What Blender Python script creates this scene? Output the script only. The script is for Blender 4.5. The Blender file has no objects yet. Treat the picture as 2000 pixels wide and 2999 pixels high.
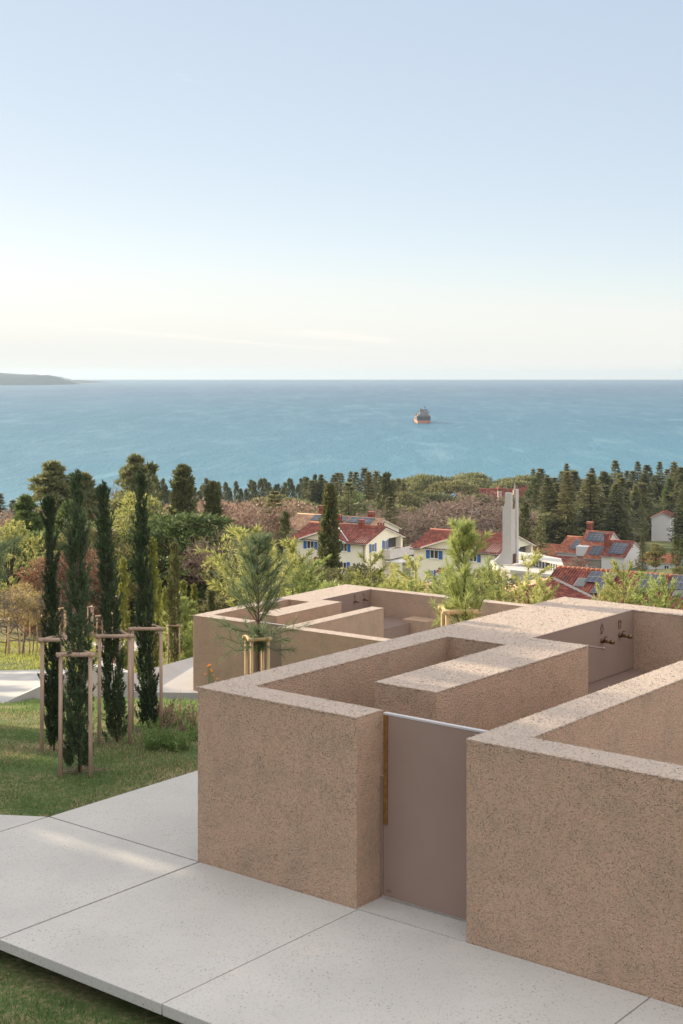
import bpy, bmesh, math, random
import numpy as np
from mathutils import Vector, Matrix

S = bpy.context.scene
COL = S.collection
R = math.radians

# ------------------------------------------------------------------ camera
HC = 5.6; FPX = 4143.0; HY = 1091.9
cam = bpy.data.cameras.new('camera')
cam_o = bpy.data.objects.new('camera', cam); COL.objects.link(cam_o)
cam_o.location = (0, 0, HC); cam_o.rotation_euler = (R(90), 0, 0)
cam.sensor_fit = 'HORIZONTAL'; cam.sensor_width = 24.0
cam.lens = FPX/2000*24; cam.shift_y = -(1499.5-HY)/2000
cam.clip_start = 0.1; cam.clip_end = 40000
S.camera = cam_o
# ------------------------------------------------------------------ world, sun, exposure
SUN_EL, SUN_AZ = 14.0, -52.0            # azimuth measured from +Y, negative to the left
S.view_settings.view_transform = 'Standard'; S.view_settings.look = 'None'
S.view_settings.exposure = 1.25; S.view_settings.gamma = 1.0
W = bpy.data.worlds.new('World'); S.world = W; W.use_nodes = True
wn = W.node_tree; wl = wn.links.new
bg = wn.nodes['Background']; bg.inputs[1].default_value = 0.1
sky = wn.nodes.new('ShaderNodeTexSky'); sky.sky_type = 'NISHITA'; sky.sun_disc = False
sky.sun_elevation = R(SUN_EL); sky.sun_rotation = R(SUN_AZ)
sky.air_density = 0.6; sky.dust_density = 0.2; sky.ozone_density = 3.5; sky.altitude = 60
def wmath(op, a, b=None, c=None):
    n = wn.nodes.new('ShaderNodeMath'); n.operation = op
    for i, v in enumerate((a, b, c)):
        if v is None: continue
        if isinstance(v, (int, float)): n.inputs[i].default_value = v
        else: wl(v, n.inputs[i])
    return n.outputs[0]
mul = wn.nodes.new('ShaderNodeMix'); mul.data_type = 'RGBA'; mul.blend_type = 'MULTIPLY'; mul.inputs[0].default_value = 1
wl(sky.outputs[0], mul.inputs[6]); mul.inputs[7].default_value = (.74, .43, .21, 1)
add = wn.nodes.new('ShaderNodeMix'); add.data_type = 'RGBA'; add.blend_type = 'ADD'; add.inputs[0].default_value = 1
wl(mul.outputs[2], add.inputs[6]); add.inputs[7].default_value = (1.75, 2.08, 2.70, 1)
# thin cirrus streaks low over the sea, placed by direction in the sky
tc = wn.nodes.new('ShaderNodeTexCoord'); sx = wn.nodes.new('ShaderNodeSeparateXYZ'); wl(tc.outputs['Generated'], sx.inputs[0])
az = wmath('MULTIPLY', wmath('ARCTAN2', sx.outputs[0], sx.outputs[1]), 57.2958)
el = wmath('MULTIPLY', wmath('ARCSINE', sx.outputs[2]), 57.2958)
cv = wn.nodes.new('ShaderNodeCombineXYZ'); wl(wmath('MULTIPLY', az, .5), cv.inputs[0]); wl(wmath('MULTIPLY', wmath('ADD', el, wmath('MULTIPLY', az, .07)), 4.5), cv.inputs[1])
nz = wn.nodes.new('ShaderNodeTexNoise'); nz.inputs['Scale'].default_value = 1.0; nz.inputs['Detail'].default_value = 8; nz.inputs['Roughness'].default_value = .62
nz.inputs['Distortion'].default_value = .35; wl(cv.outputs[0], nz.inputs['Vector'])
def band(e0, a0, slope, width, amin, amax, fade):
    line = wmath('ADD', wmath('MULTIPLY', wmath('SUBTRACT', az, a0), slope), e0)
    line = wmath('ADD', line, wmath('MULTIPLY', wmath('SUBTRACT', nz.outputs[0], .5), .7))
    d = wmath('DIVIDE', wmath('SUBTRACT', el, line), width)
    g = wmath('EXPONENT', wmath('MULTIPLY', wmath('MULTIPLY', d, d), -1))
    lo = wmath('SMOOTH_MIN', wmath('MAXIMUM', wmath('DIVIDE', wmath('SUBTRACT', az, amin), fade), 0), 1, .1)
    hi = wmath('SMOOTH_MIN', wmath('MAXIMUM', wmath('DIVIDE', wmath('SUBTRACT', amax, az), fade), 0), 1, .1)
    return wmath('MULTIPLY', g, wmath('MULTIPLY', lo, hi))
b1 = band(2.05, -13.6, -.083, .085, -30, 2.5, 4)
b2 = band(1.75, -3.2, -.09, .16, -4, 3.5, 2)
b3 = band(11.75, -6.6, -.12, .02, -6.9, -5.2, .6)      # short vapour trail
b4 = band(7.7, 2.8, -.3, .02, 2.6, 3.2, .25)
b5 = band(6.7, .2, -.6, .02, .15, .5, .15)
streak = wmath('ADD', wmath('MULTIPLY', wmath('ADD', b1, b2), wmath('MULTIPLY', wmath('SMOOTH_MIN', wmath('MAXIMUM', wmath('MULTIPLY', wmath('SUBTRACT', nz.outputs[0], .34), 3.2), 0), 1, .2), 1.0)), wmath('MULTIPLY', wmath('ADD', wmath('ADD', b3, b4), b5), .22))
cl = wn.nodes.new('ShaderNodeMix'); cl.data_type = 'RGBA'; cl.blend_type = 'MIX'
wl(wmath('MINIMUM', streak, 1), cl.inputs[0]); cl.inputs[7].default_value = (4.45, 4.25, 3.95, 1)
up = wmath('SMOOTH_MIN', wmath('MAXIMUM', wmath('DIVIDE', wmath('SUBTRACT', el, 15), 30), 0), 1, .2)   # brightness added to the sky above view, lifts the shaded ground
vl = wn.nodes.new('ShaderNodeMix'); vl.data_type = 'RGBA'; vl.blend_type = 'ADD'; wl(up, vl.inputs[0]); cap = wn.nodes.new('ShaderNodeMix'); cap.data_type = 'RGBA'; cap.blend_type = 'DARKEN'; wl(wmath('SMOOTH_MIN', wmath('MAXIMUM', wmath('DIVIDE', wmath('SUBTRACT', 5, el), 4), 0), 1, .1), cap.inputs[0])
wl(add.outputs[2], cap.inputs[6]); cap.inputs[7].default_value = (3.85, 3.88, 3.68, 1)      # pale band of haze over the horizon
wl(cap.outputs[2], cl.inputs[6]); wl(cl.outputs[2], vl.inputs[6]); vl.inputs[7].default_value = (4.4, 4.05, 3.55, 1)
anti = wmath('MAXIMUM', wmath('ADD', wmath('MULTIPLY', sx.outputs[0], .788), wmath('MULTIPLY', sx.outputs[1], -.616)), 0)   # pink light added to the unseen sky opposite the sun, brightens right-facing walls
ag = wn.nodes.new('ShaderNodeMix'); ag.data_type = 'RGBA'; ag.blend_type = 'ADD'; wl(anti, ag.inputs[0]); wl(vl.outputs[2], ag.inputs[6]); ag.inputs[7].default_value = (2.3, 1.75, 1.5, 1)
wl(ag.outputs[2], bg.inputs[0])
sun = bpy.data.lights.new('sun', 'SUN'); sun.energy = 4.8; sun.angle = R(0.6); sun.color = (1.0, .83, .60)
sun_o = bpy.data.objects.new('sun', sun); COL.objects.link(sun_o)
SD = Vector((math.sin(R(SUN_AZ))*math.cos(R(SUN_EL)), math.cos(R(SUN_AZ))*math.cos(R(SUN_EL)), math.sin(R(SUN_EL))))
sun_o.rotation_euler = SD.to_track_quat('Z', 'Y').to_euler(); sun_o.location = SD*80

# ------------------------------------------------------------------ helpers
def px(x, y, Y):                 # photograph pixel (2000 wide) at distance Y -> point
    return Vector(((x-1000)/FPX*Y, Y, HC-(y-HY)/FPX*Y))
def tag(o, label=None, cat=None, group=None, kind=None):
    if label: o['label'] = label
    if cat: o['category'] = cat
    if group: o['group'] = group
    if kind: o['kind'] = kind
    return o
def empty(name, loc=(0, 0, 0), rz=0, label=None, cat=None, group=None):
    o = bpy.data.objects.new(name, None); COL.objects.link(o); o.location = loc; o.rotation_euler = (0, 0, rz)
    o.empty_display_size = .2
    return tag(o, label, cat, group)
def np_mesh(name, V, F, mat=None, smooth=False):
    V = np.asarray(V, dtype=np.float32).reshape(-1, 3); F = np.asarray(F, dtype=np.int32)
    me = bpy.data.meshes.new(name); k = F.shape[1]; n = len(F)
    me.vertices.add(len(V)); me.vertices.foreach_set('co', V.ravel())
    me.loops.add(n*k); me.loops.foreach_set('vertex_index', F.ravel())
    me.polygons.add(n); me.polygons.foreach_set('loop_start', np.arange(n, dtype=np.int32)*k)
    try: me.polygons.foreach_set('loop_total', np.full(n, k, dtype=np.int32))
    except Exception: pass
    if smooth: me.polygons.foreach_set('use_smooth', np.ones(n, dtype=bool))
    me.update(calc_edges=True); me.validate()
    if mat: me.materials.append(mat)
    return me
def link(name, me, parent=None, loc=None, rz=None):
    o = bpy.data.objects.new(name, me); COL.objects.link(o)
    if parent: o.parent = parent
    if loc is not None: o.location = loc
    if rz is not None: o.rotation_euler = (0, 0, rz)
    return o
class MB:                        # collects simple solids, links them as one mesh object
    def __init__(s): s.v = []; s.f = []
    def quadbox(s, p):           # 8 points: bottom 4 ccw, top 4 ccw
        b = len(s.v); s.v += [tuple(q) for q in p]
        s.f += [[b+3, b+2, b+1, b], [b+4, b+5, b+6, b+7], [b, b+1, b+5, b+4], [b+1, b+2, b+6, b+5], [b+2, b+3, b+7, b+6], [b+3, b, b+4, b+7]]
        return s
    def box(s, x0, x1, y0, y1, z0, z1):
        return s.quadbox([(x0, y0, z0), (x1, y0, z0), (x1, y1, z0), (x0, y1, z0), (x0, y0, z1), (x1, y0, z1), (x1, y1, z1), (x0, y1, z1)])
    def prism(s, poly, z0, z1):
        b = len(s.v); n = len(poly)
        zz0 = z0 if hasattr(z0, '__len__') else [z0]*n; zz1 = z1 if hasattr(z1, '__len__') else [z1]*n
        s.v += [(p[0], p[1], z) for p, z in zip(poly, zz0)]+[(p[0], p[1], z) for p, z in zip(poly, zz1)]
        s.f += [list(range(b+n-1, b-1, -1)), list(range(b+n, b+2*n))]
        for i in range(n):
            j = (i+1) % n; s.f.append([b+i, b+j, b+n+j, b+n+i])
        return s
    def poly(s, pts):
        b = len(s.v); s.v += [tuple(p) for p in pts]; s.f.append(list(range(b, b+len(pts)))); return s
    def tube(s, pts, rad, n=8, cap=True):
        b = len(s.v); m = len(pts); P = [Vector(p) for p in pts]
        if not hasattr(rad, '__len__'): rad = [rad]*m
        up = None
        for i in range(m):
            d = (P[min(i+1, m-1)]-P[max(i-1, 0)]).normalized()
            if up is None: up = d.orthogonal().normalized()
            u = (up-d*up.dot(d)); u = u.normalized() if u.length > 1e-5 else d.orthogonal().normalized(); up = u; w = d.cross(u)
            for k in range(n):
                a = 2*math.pi*k/n; s.v.append(tuple(P[i]+(u*math.cos(a)+w*math.sin(a))*rad[i]))
        for i in range(m-1):
            for k in range(n):
                k2 = (k+1) % n; s.f.append([b+i*n+k, b+i*n+k2, b+(i+1)*n+k2, b+(i+1)*n+k])
        if cap:
            s.f.append([b+k for k in range(n-1, -1, -1)]); s.f.append([b+(m-1)*n+k for k in range(n)])
        return s
    def mesh(s, name, mat, smooth=False, bevel=0):
        me = bpy.data.meshes.new(name); me.from_pydata(s.v, [], s.f); me.update()
        if bevel:
            bm = bmesh.new(); bm.from_mesh(me)
            ed = [e for e in bm.edges if len(e.link_faces) == 2 and e.calc_face_angle(0) > .5]
            bmesh.ops.bevel(bm, geom=ed, offset=bevel, segments=2, profile=.6, affect='EDGES', clamp_overlap=True)
            bm.to_mesh(me); bm.free()
        if mat: me.materials.append(mat)
        if smooth:
            for p in me.polygons: p.use_smooth = True
        return me
    def build(s, name, mat, parent=None, smooth=False, bevel=0):
        return link(name, s.mesh(name, mat, smooth, bevel), parent)
def children(o): return [c for c in o.children]
def copy_tree(o, parent=None):
    c = o.copy(); COL.objects.link(c)
    if parent: c.parent = parent
    for ch in children(o): copy_tree(ch, c)
    return c

# ------------------------------------------------------------------ materials
class NT:
    def __init__(s, name):
        s.m = bpy.data.materials.new(name); s.m.use_nodes = True; s.t = s.m.node_tree; s.b = s.t.nodes['Principled BSDF']; s.L = s.t.links.new
        s.out = s.t.nodes['Material Output']; s.tc = None
    def n(s, t, **kw):
        nd = s.t.nodes.new(t)
        for k, v in kw.items(): setattr(nd, k, v)
        return nd
    def co(s, which='Object'):
        if not s.tc: s.tc = s.n('ShaderNodeTexCoord')
        return s.tc.outputs[which]
    def pos(s): return s.n('ShaderNodeNewGeometry').outputs['Position']
    def scale(s, v, sc):
        m = s.n('ShaderNodeMapping'); m.inputs['Scale'].default_value = sc; s.L(v, m.inputs[0]); return m.outputs[0]
    def noise(s, scale, detail=4, rough=.6, v=None, dist=0):
        t = s.n('ShaderNodeTexNoise'); t.inputs['Scale'].default_value = scale; t.inputs['Detail'].default_value = detail; t.inputs['Roughness'].default_value = rough
        t.inputs['Distortion'].default_value = dist; s.L(v if v is not None else s.co(), t.inputs['Vector']); return t.outputs[0]
    def voro(s, scale, v=None, out='Distance', rnd=1, feature='F1'):
        t = s.n('ShaderNodeTexVoronoi', feature=feature); t.inputs['Scale'].default_value = scale; t.inputs['Randomness'].default_value = rnd
        s.L(v if v is not None else s.co(), t.inputs['Vector']); return t.outputs[out]
    def ramp(s, f, stops, interp='LINEAR'):
        r = s.n('ShaderNodeValToRGB'); r.color_ramp.interpolation = interp; e = r.color_ramp.elements
        while len(e) < len(stops): e.new(.5)
        for i, (p, c) in enumerate(stops):
            e[i].position = p; e[i].color = (c, c, c, 1) if isinstance(c, (int, float)) else (*c, 1)
        s.L(f, r.inputs[0]); return r.outputs[0]
    def mix(s, a, b, f, mode='MIX'):
        m = s.n('ShaderNodeMix', data_type='RGBA', blend_type=mode)
        for i, v in ((6, a), (7, b)):
            if isinstance(v, tuple): m.inputs[i].default_value = (*v, 1)
            else: s.L(v, m.inputs[i])
        if isinstance(f, (int, float)): m.inputs[0].default_value = f
        else: s.L(f, m.inputs[0])
        return m.outputs[2]
    def math(s, op, a, b=None):
        m = s.n('ShaderNodeMath', operation=op)
        for i, v in enumerate((a, b)):
            if v is None: continue
            if isinstance(v, (int, float)): m.inputs[i].default_value = v
            else: s.L(v, m.inputs[i])
        return m.outputs[0]
    def sep(s, v):
        x = s.n('ShaderNodeSeparateXYZ'); s.L(v, x.inputs[0]); return x.outputs
    def bump(s, h, strength=.5, dist=.01, prev=None):
        b = s.n('ShaderNodeBump'); b.inputs['Strength'].default_value = strength; b.inputs['Distance'].default_value = dist; s.L(h, b.inputs['Height'])
        if prev: s.L(prev, b.inputs['Normal'])
        return b.outputs[0]
    def fin(s, col, rough=.8, spec=.3, normal=None, metal=0):
        for k, v in (('Base Color', col), ('Roughness', rough), ('Specular IOR Level', spec), ('Metallic', metal)):
            if isinstance(v, tuple): s.b.inputs[k].default_value = (*v, 1)
            elif isinstance(v, (int, float)): s.b.inputs[k].default_value = v
            else: s.L(v, s.b.inputs[k])
        if normal is not None: s.L(normal, s.b.inputs['Normal'])
        return s.m

def mat_aggregate(name='aggregate_concrete', top=False):
    t = NT(name)
    big = t.noise(1.1, 5, .65); mid = t.noise(7, 5, .7)
    base = t.mix((.495, .338, .232), (.415, .296, .204), t.ramp(big, [(.3, 0), (.7, 1)]))
    base = t.mix(base, (.57, .325, .24), t.math('MULTIPLY', t.ramp(mid, [(.46, 0), (.75, 1)]), .55))
    chips = t.voro(58, out='Color'); cd = t.voro(58)
    r = t.sep(chips)
    dark = t.ramp(r[0], [(.66, 0), (.74, 1)], 'LINEAR')
    lite = t.ramp(r[1], [(.90, 0), (.95, 1)], 'LINEAR')
    inside = t.ramp(cd, [(.38, 1), (.5, 0)])
    base = t.mix(base, (.15, .12, .095), t.math('MULTIPLY', t.math('MULTIPLY', dark, inside), t.ramp(t.noise(3, 3), [(.35, .2), (.65, .72)])))
    base = t.mix(base, (.58, .44, .34), t.math('MULTIPLY', t.math('MULTIPLY', lite, inside), .45))
    fine = t.voro(150, out='Color'); fr = t.sep(fine)
    base = t.mix(base, (.13, .10, .085), t.math('MULTIPLY', t.ramp(fr[2], [(.8, 0), (.9, 1)]), .45))
    base = t.mix(base, (.5, .5, .5), t.math('MULTIPLY', t.ramp(t.noise(30, 2), [(.4, 0), (.7, 1)]), .12), 'OVERLAY')
    base = t.mix(base, (.20, .165, .12), t.math('MULTIPLY', t.ramp(t.noise(2.2, 6, .75), [(.5, 0), (.75, 1)]), .32))
    h = t.math('ADD', t.math('MULTIPLY', t.ramp(cd, [(.1, 1), (.6, 0)]), r[2]), t.math('MULTIPLY', t.noise(90, 3, .7), .8))
    nn = t.bump(h, 1.0, .014)
    if top: base = t.mix(base, (.49, .45, .405), .5)  # top faces get a paler, greyer mix
    return t.fin(base, .85, .25, nn)
def mat_slab():
    t = NT('pale_washed_concrete')
    base = t.mix((.475, .455, .42), (.415, .40, .372), t.ramp(t.noise(.6, 5, .6), [(.35, 0), (.65, 1)]))
    v = t.voro(26); vc = t.sep(t.voro(26, out='Color'))
    spot = t.math('MULTIPLY', t.ramp(v, [(.14, 1), (.3, 0)]), t.ramp(vc[0], [(.5, 0), (.6, 1)]))
    spot = t.math('MULTIPLY', spot, t.ramp(t.noise(1.6, 3), [(.35, .1), (.62, .9)]))
    base = t.mix(base, (.2, .18, .155), spot)
    v2 = t.sep(t.voro(75, out='Color'))
    base = t.mix(base, (.34, .31, .27), t.math('MULTIPLY', t.ramp(v2[1], [(.86, 0), (.93, 1)]), .6))
    base = t.mix(base, (.6, .5, .38), t.math('MULTIPLY', t.ramp(t.noise(2.3, 4), [(.6, 0), (.8, 1)]), .25))
    nn = t.bump(t.math('SUBTRACT', t.noise(60, 3), t.math('MULTIPLY', spot, 1.2)), .25, .006)
    return t.fin(base, .75, .3, nn)
def mat_simple(name, col, rough=.6, spec=.4, metal=0, var=.12, scale=4, bump=0, bscale=60):
    t = NT(name)
    c2 = tuple(max(0, c*(1-var*2)) for c in col)
    base = t.mix(col, c2, t.ramp(t.noise(scale, 5, .65), [(.35, 0), (.75, 1)]))
    nn = t.bump(t.noise(bscale, 3), bump, .01) if bump else None
    return t.fin(base, rough, spec, nn, metal)
def mat_wood(name, a, b, scale=1):
    t = NT(name)
    g = t.noise(6, 5, .65, t.scale(t.co(), (8*scale, 8*scale, .6*scale)))
    k = t.voro(1.6*scale, t.scale(t.co(), (1, 1, .9)))
    base = t.mix(a, b, t.ramp(g, [(.35, 0), (.7, 1)]))
    base = t.mix(base, tuple(c*.45 for c in b), t.ramp(k, [(.03, .8), (.08, 0)]))
    inf = t.n('ShaderNodeObjectInfo')
    base = t.mix(base, (.5, .5, .5), t.math('MULTIPLY', inf.outputs['Random'], .1), 'OVERLAY')
    return t.fin(base, .7, .3, t.bump(g, .3, .004))
def mat_leaf(name, cols, trans=.3, rough=.6, tvar=.25):
    t = NT(name); geo = t.n('ShaderNodeNewGeometry'); inf = t.n('ShaderNodeObjectInfo')
    c = t.ramp(geo.outputs['Random Per Island'], [(i/(len(cols)-1), k) for i, k in enumerate(cols)])
    mn = t.noise(1.2, 3, .6)
    f = t.math('ADD', t.math('MULTIPLY', inf.outputs['Random'], .5), t.math('MULTIPLY', mn, .5))
    c = t.mix(c, t.mix(c, tuple(min(1, x*1.6) for x in cols[-1]), .4), f)
    c = t.mix(c, tuple(x*.6 for x in cols[0]), t.math('MULTIPLY', t.ramp(inf.outputs['Random'], [(0, 1), (.6, 0)]), tvar))
    t.fin(c, rough, .25)
    tr = t.n('ShaderNodeBsdfTranslucent'); t.L(c, tr.inputs[0])
    mx = t.n('ShaderNodeMixShader'); mx.inputs[0].default_value = trans
    t.L(t.b.outputs[0], mx.inputs[1]); t.L(tr.outputs[0], mx.inputs[2]); t.L(mx.outputs[0], t.out.inputs[0])
    return t.m
def mat_tiles(name, a, b, c, pitch=.3):
    t = NT(name)
    v = t.scale(t.co('UV'), (1/pitch, 1/.4, 1))
    wnz = t.n('ShaderNodeTexWhiteNoise', noise_dimensions='2D')
    fl = t.n('ShaderNodeVectorMath', operation='FLOOR'); t.L(v, fl.inputs[0]); t.L(fl.outputs[0], wnz.inputs['Vector'])
    base = t.ramp(wnz.outputs[0], [(0, a), (.55, b), (1, c)])
    base = t.mix(base, (.09, .06, .05), t.math('MULTIPLY', t.ramp(t.noise(.8, 5, .7), [(.5, 0), (.75, 1)]), .45))
    return t.fin(base, .75, .3, t.bump(t.noise(40, 2), .2, .01))
def mat_ground():
    t = NT('grass_ground'); p = t.pos()
    n1 = t.noise(.35, 5, .65, p); n2 = t.noise(2.2, 5, .7, p); n3 = t.noise(14, 4, .7, p)
    g = t.mix((.055, .095, .03), (.11, .14, .05), t.ramp(n2, [(.3, 0), (.7, 1)]))
    g = t.mix(g, (.27, .205, .12), t.ramp(t.math('ADD', t.math('MULTIPLY', n1, .6), t.math('MULTIPLY', n3, .4)), [(.45, 0), (.56, .9)]))
    far = t.ramp(t.math('DIVIDE', t.sep(p)[1], 600), [(.30, 0), (.40, 1)])
    fl = t.mix((.10, .125, .04), (.15, .12, .07), t.ramp(t.noise(.05, 4, .6, p), [(.4, 0), (.65, 1)]))
    g = t.mix(g, fl, far)
    return t.fin(g, .95, .1, t.bump(n3, .6, .05))
def mat_sea():
    t = NT('sea_water'); p = t.pos()
    big = t.noise(1, 6, .6, t.scale(p, (.006, .0016, 1)), .8)
    st = t.noise(1, 8, .72, t.scale(p, (.03, .006, 1)), .5)
    dist = t.ramp(t.math('DIVIDE', t.sep(p)[1], 5200), [(.09, (.13, .28, .34)), (.16, (.052, .17, .232)), (.32, (.022, .112, .172)), (.9, (.006, .05, .11))])
    c = t.mix(dist, (.22, .37, .42), t.math('MULTIPLY', t.ramp(st, [(.5, 0), (.74, 1)]), .42))
    c = t.mix(c, (.05, .14, .195), t.math('MULTIPLY', t.ramp(big, [(.42, 0), (.68, 1)]), .5))
    rip = t.math('ADD', t.noise(1, 7, .75, t.scale(p, (.22, .09, 1))), t.math('MULTIPLY', t.noise(1, 5, .7, t.scale(p, (.04, .012, 1))), 2.5))
    return t.fin(c, .42, .16, t.bump(rip, .9, 2.0))

M = {}
M['agg'] = mat_aggregate(); M['aggtop'] = mat_aggregate('pale_aggregate_top', True); M['slab'] = mat_slab(); M['ground'] = mat_ground(); M['sea'] = mat_sea()
M['path'] = mat_simple('path_concrete', (.40, .385, .365), .8, .2, 0, .06, .8)
M['joint'] = mat_simple('joint_filler', (.12, .10, .085), .9, .1)
M['gate'] = mat_simple('taupe_powder_coat', (.25, .175, .14), .5, .3, 0, .03, 2, .06, 500)
M['trim'] = mat_simple('pale_metal_edge', (.46, .44, .44), .7, .2, 0, .04)
M['brass'] = mat_simple('aged_brass', (.33, .185, .07), .42, .5, .6, .25, 30)
M['bronze'] = mat_simple('dark_bronze', (.17, .105, .05), .42, .5, .6, .25, 40)
M['stake'] = mat_wood('peeled_pine_stake', (.43, .30, .215), (.30, .205, .15))
M['stake2'] = mat_wood('fresh_pine_stake', (.55, .40, .22), (.42, .29, .15))
M['bark'] = mat_simple('tree_bark', (.115, .085, .062), .95, .1, 0, .3, 6, .8, 14)
M['barkg'] = mat_simple('grey_bark', (.20, .165, .14), .95, .1, 0, .3, 6, .8, 14)
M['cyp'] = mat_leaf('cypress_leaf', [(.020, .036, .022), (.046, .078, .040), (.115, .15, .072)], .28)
M['cyp2'] = mat_leaf('sunlit_tint_cypress_leaf', [(.12, .15, .03), (.20, .22, .05), (.28, .28, .07)], .4)  # brighter, yellower copy of the cypress leaf, sunlight put into its colour
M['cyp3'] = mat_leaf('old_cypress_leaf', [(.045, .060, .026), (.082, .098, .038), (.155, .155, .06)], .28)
M['con'] = mat_leaf('dark_conifer_leaf', [(.060, .075, .034), (.13, .142, .062), (.25, .245, .11)], .34)
M['con2'] = mat_leaf('green_conifer_leaf', [(.034, .062, .024), (.075, .118, .040), (.18, .22, .07)], .3)
M['olive'] = mat_leaf('olive_brown_conifer_leaf', [(.075, .085, .034), (.145, .145, .056), (.26, .235, .095)], .3)
M['pineY'] = mat_leaf('yellow_green_pine_needle', [(.20, .23, .065), (.33, .345, .105), (.44, .43, .17)], .42)
M['pineG'] = mat_leaf('fresh_green_pine_needle', [(.15, .21, .06), (.25, .31, .09), (.37, .40, .15)], .42)
M['pineB'] = mat_leaf('blue_green_pine_needle', [(.06, .105, .06), (.12, .175, .09), (.22, .26, .13)], .35)
M['twig'] = mat_simple('bare_twig', (.36, .26, .205), .95, .1, 0, .3, 3)
M['brown'] = mat_leaf('dry_brown_leaf', [(.16, .085, .05), (.25, .14, .085), (.36, .22, .14)], .3)
M['dry'] = mat_leaf('pinkish_brown_leaf', [(.15, .098, .072), (.22, .145, .105), (.29, .20, .145)], .3)
M['gold'] = mat_leaf('golden_leaf', [(.26, .20, .06), (.36, .27, .10), (.42, .34, .17)], .35)
M['grass'] = mat_leaf('grass_blade', [(.055, .115, .032), (.10, .175, .048), (.17, .22, .085)], .35, .7)
M['bank'] = mat_leaf('sunlit_tint_grass_blade', [(.11, .16, .035), (.21, .25, .05), (.32, .31, .10)], .45, .8)  # grass colour brightened and yellowed, the sun on the bank painted in
M['straw'] = mat_leaf('dry_grass_blade', [(.24, .18, .09), (.36, .28, .16), (.45, .37, .22)], .3, .8)
M['weed'] = mat_leaf('weed_leaf', [(.07, .13, .04), (.13, .21, .06), (.22, .28, .10)], .35)
M['flower'] = mat_leaf('orange_petal', [(.55, .17, .02), (.7, .26, .03), (.75, .3, .05)], .2)
M['tower'] = mat_simple('off_white_concrete', (.52, .49, .455), .9, .15, 0, .05, 1.5)
M['cream'] = mat_simple('cream_render', (.88, .83, .69), .9, .15, 0, .03, .7)
M['white'] = mat_simple('white_render', (.66, .64, .615), .9, .15, 0, .03, .7)
M['whitew'] = mat_simple('white_painted_frame', (.82, .81, .80), .5, .3, 0, .02)
M['grey_conc'] = mat_simple('pale_grey_concrete', (.60, .57, .54), .9, .15, 0, .08, 1.2)
M['blue'] = mat_simple('blue_shutter_paint', (.05, .17, .46), .5, .3, 0, .12)
M['glass'] = mat_simple('dark_window_glass', (.06, .06, .065), .12, .6, 0, .3, .6)
M['tiles'] = mat_tiles('red_clay_tiles', (.13, .036, .028), (.21, .058, .042), (.30, .095, .065))
M['tiles2'] = mat_tiles('orange_clay_tiles', (.25, .075, .045), (.35, .12, .065), (.45, .19, .11))
M['tiles3'] = mat_tiles('dark_red_clay_tiles', (.12, .032, .026), (.19, .05, .038), (.30, .10, .065))
M['tilew'] = mat_tiles('weathered_and_lit_tan_tiles', (.28, .17, .11), (.38, .24, .15), (.48, .32, .2))
M['brick'] = mat_simple('red_brick', (.30, .085, .06), .9, .1, 0, .2, 6)
M['zinc'] = mat_simple('grey_zinc_flashing', (.20, .19, .185), .5, .4, .3, .15)
M['louvre'] = mat_simple('brown_louvre', (.14, .085, .06), .7, .2)
M['stone'] = mat_simple('rubble_stone', (.42, .36, .30), .95, .1, 0, .3, 5, .6, 8)
M['yellow'] = mat_simple('yellow_plastic', (.70, .55, .08), .5, .3)
def mat_pv():
    t = NT('solar_cells'); uv = t.co('UV')
    br = t.n('ShaderNodeTexBrick'); br.offset = 0; br.inputs['Scale'].default_value = 1; br.inputs['Mortar Size'].default_value = .018
    br.inputs['Brick Width'].default_value = 1.0; br.inputs['Row Height'].default_value = .85; br.inputs['Mortar Smooth'].default_value = .2
    br.inputs[1].default_value = (.03, .038, .055, 1); br.inputs[2].default_value = (.045, .05, .065, 1); br.inputs[3].default_value = (.28, .28, .30, 1)
    t.L(uv, br.inputs['Vector'])
    return t.fin(br.outputs[0], .45, .25)
M['pv'] = mat_pv()

# ------------------------------------------------------------------ terrain
PY = [-80, 14.6, 17.6, 20, 22, 25, 30, 36, 45, 52, 58, 70, 110, 150, 194, 290, 330, 390, 450, 545, 575, 660]
PZ = [-.32, -.30, -.04, -.03, -.2, -.6, -1.6, -2.95, -4.95, -5.75, -6.4, -8.3, -13.0, -17.6, -22.6, -34.8, -37.6, -42, -46.5, -53, -56, -64]
def terr(x, y):
    x = np.asarray(x, float); y = np.asarray(y, float)
    z = np.interp(y, PY, PZ)
    z = z+np.clip((x-30)*.025, 0, 4)*np.clip((y-200)/120, 0, 1)*np.clip((575-y)/100, 0, 1)
    k = np.clip((y-21)/6, 0, 1)*np.clip((600-y)/60, 0, 1)
    z = z+k*(.10*np.sin(x*.7+y*.31)+.08*np.sin(x*.33-y*.53+1)+.05*np.sin(1.9*x+1.3*y))
    kf = np.clip((y-60)/60, 0, 1)*np.clip((560-y)/50, 0, 1)
    return z+kf*(.8*np.sin(x*.06+y*.03)+.5*np.sin(x*.11-y*.07))
def th(x, y): return float(terr(x, y))
ys = np.concatenate([np.linspace(-40, 62, 205), np.linspace(64, 210, 74), np.linspace(215, 660, 70)])
xs = np.concatenate([-np.geomspace(14, 520, 40)[::-1], np.linspace(-13.5, 13.5, 55), np.geomspace(14, 520, 40)])
XX, YY = np.meshgrid(xs, ys); ZZ = terr(XX, YY)
nx, ny = len(xs), len(ys); idx = np.arange(nx*ny).reshape(ny, nx)
F = np.stack([idx[:-1, :-1], idx[:-1, 1:], idx[1:, 1:], idx[1:, :-1]], -1).reshape(-1, 4)
tag(link('ground', np_mesh('ground', np.stack([XX, YY, ZZ], -1), F, M['ground'], True)), kind='structure')
SEA = HC-60
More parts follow.
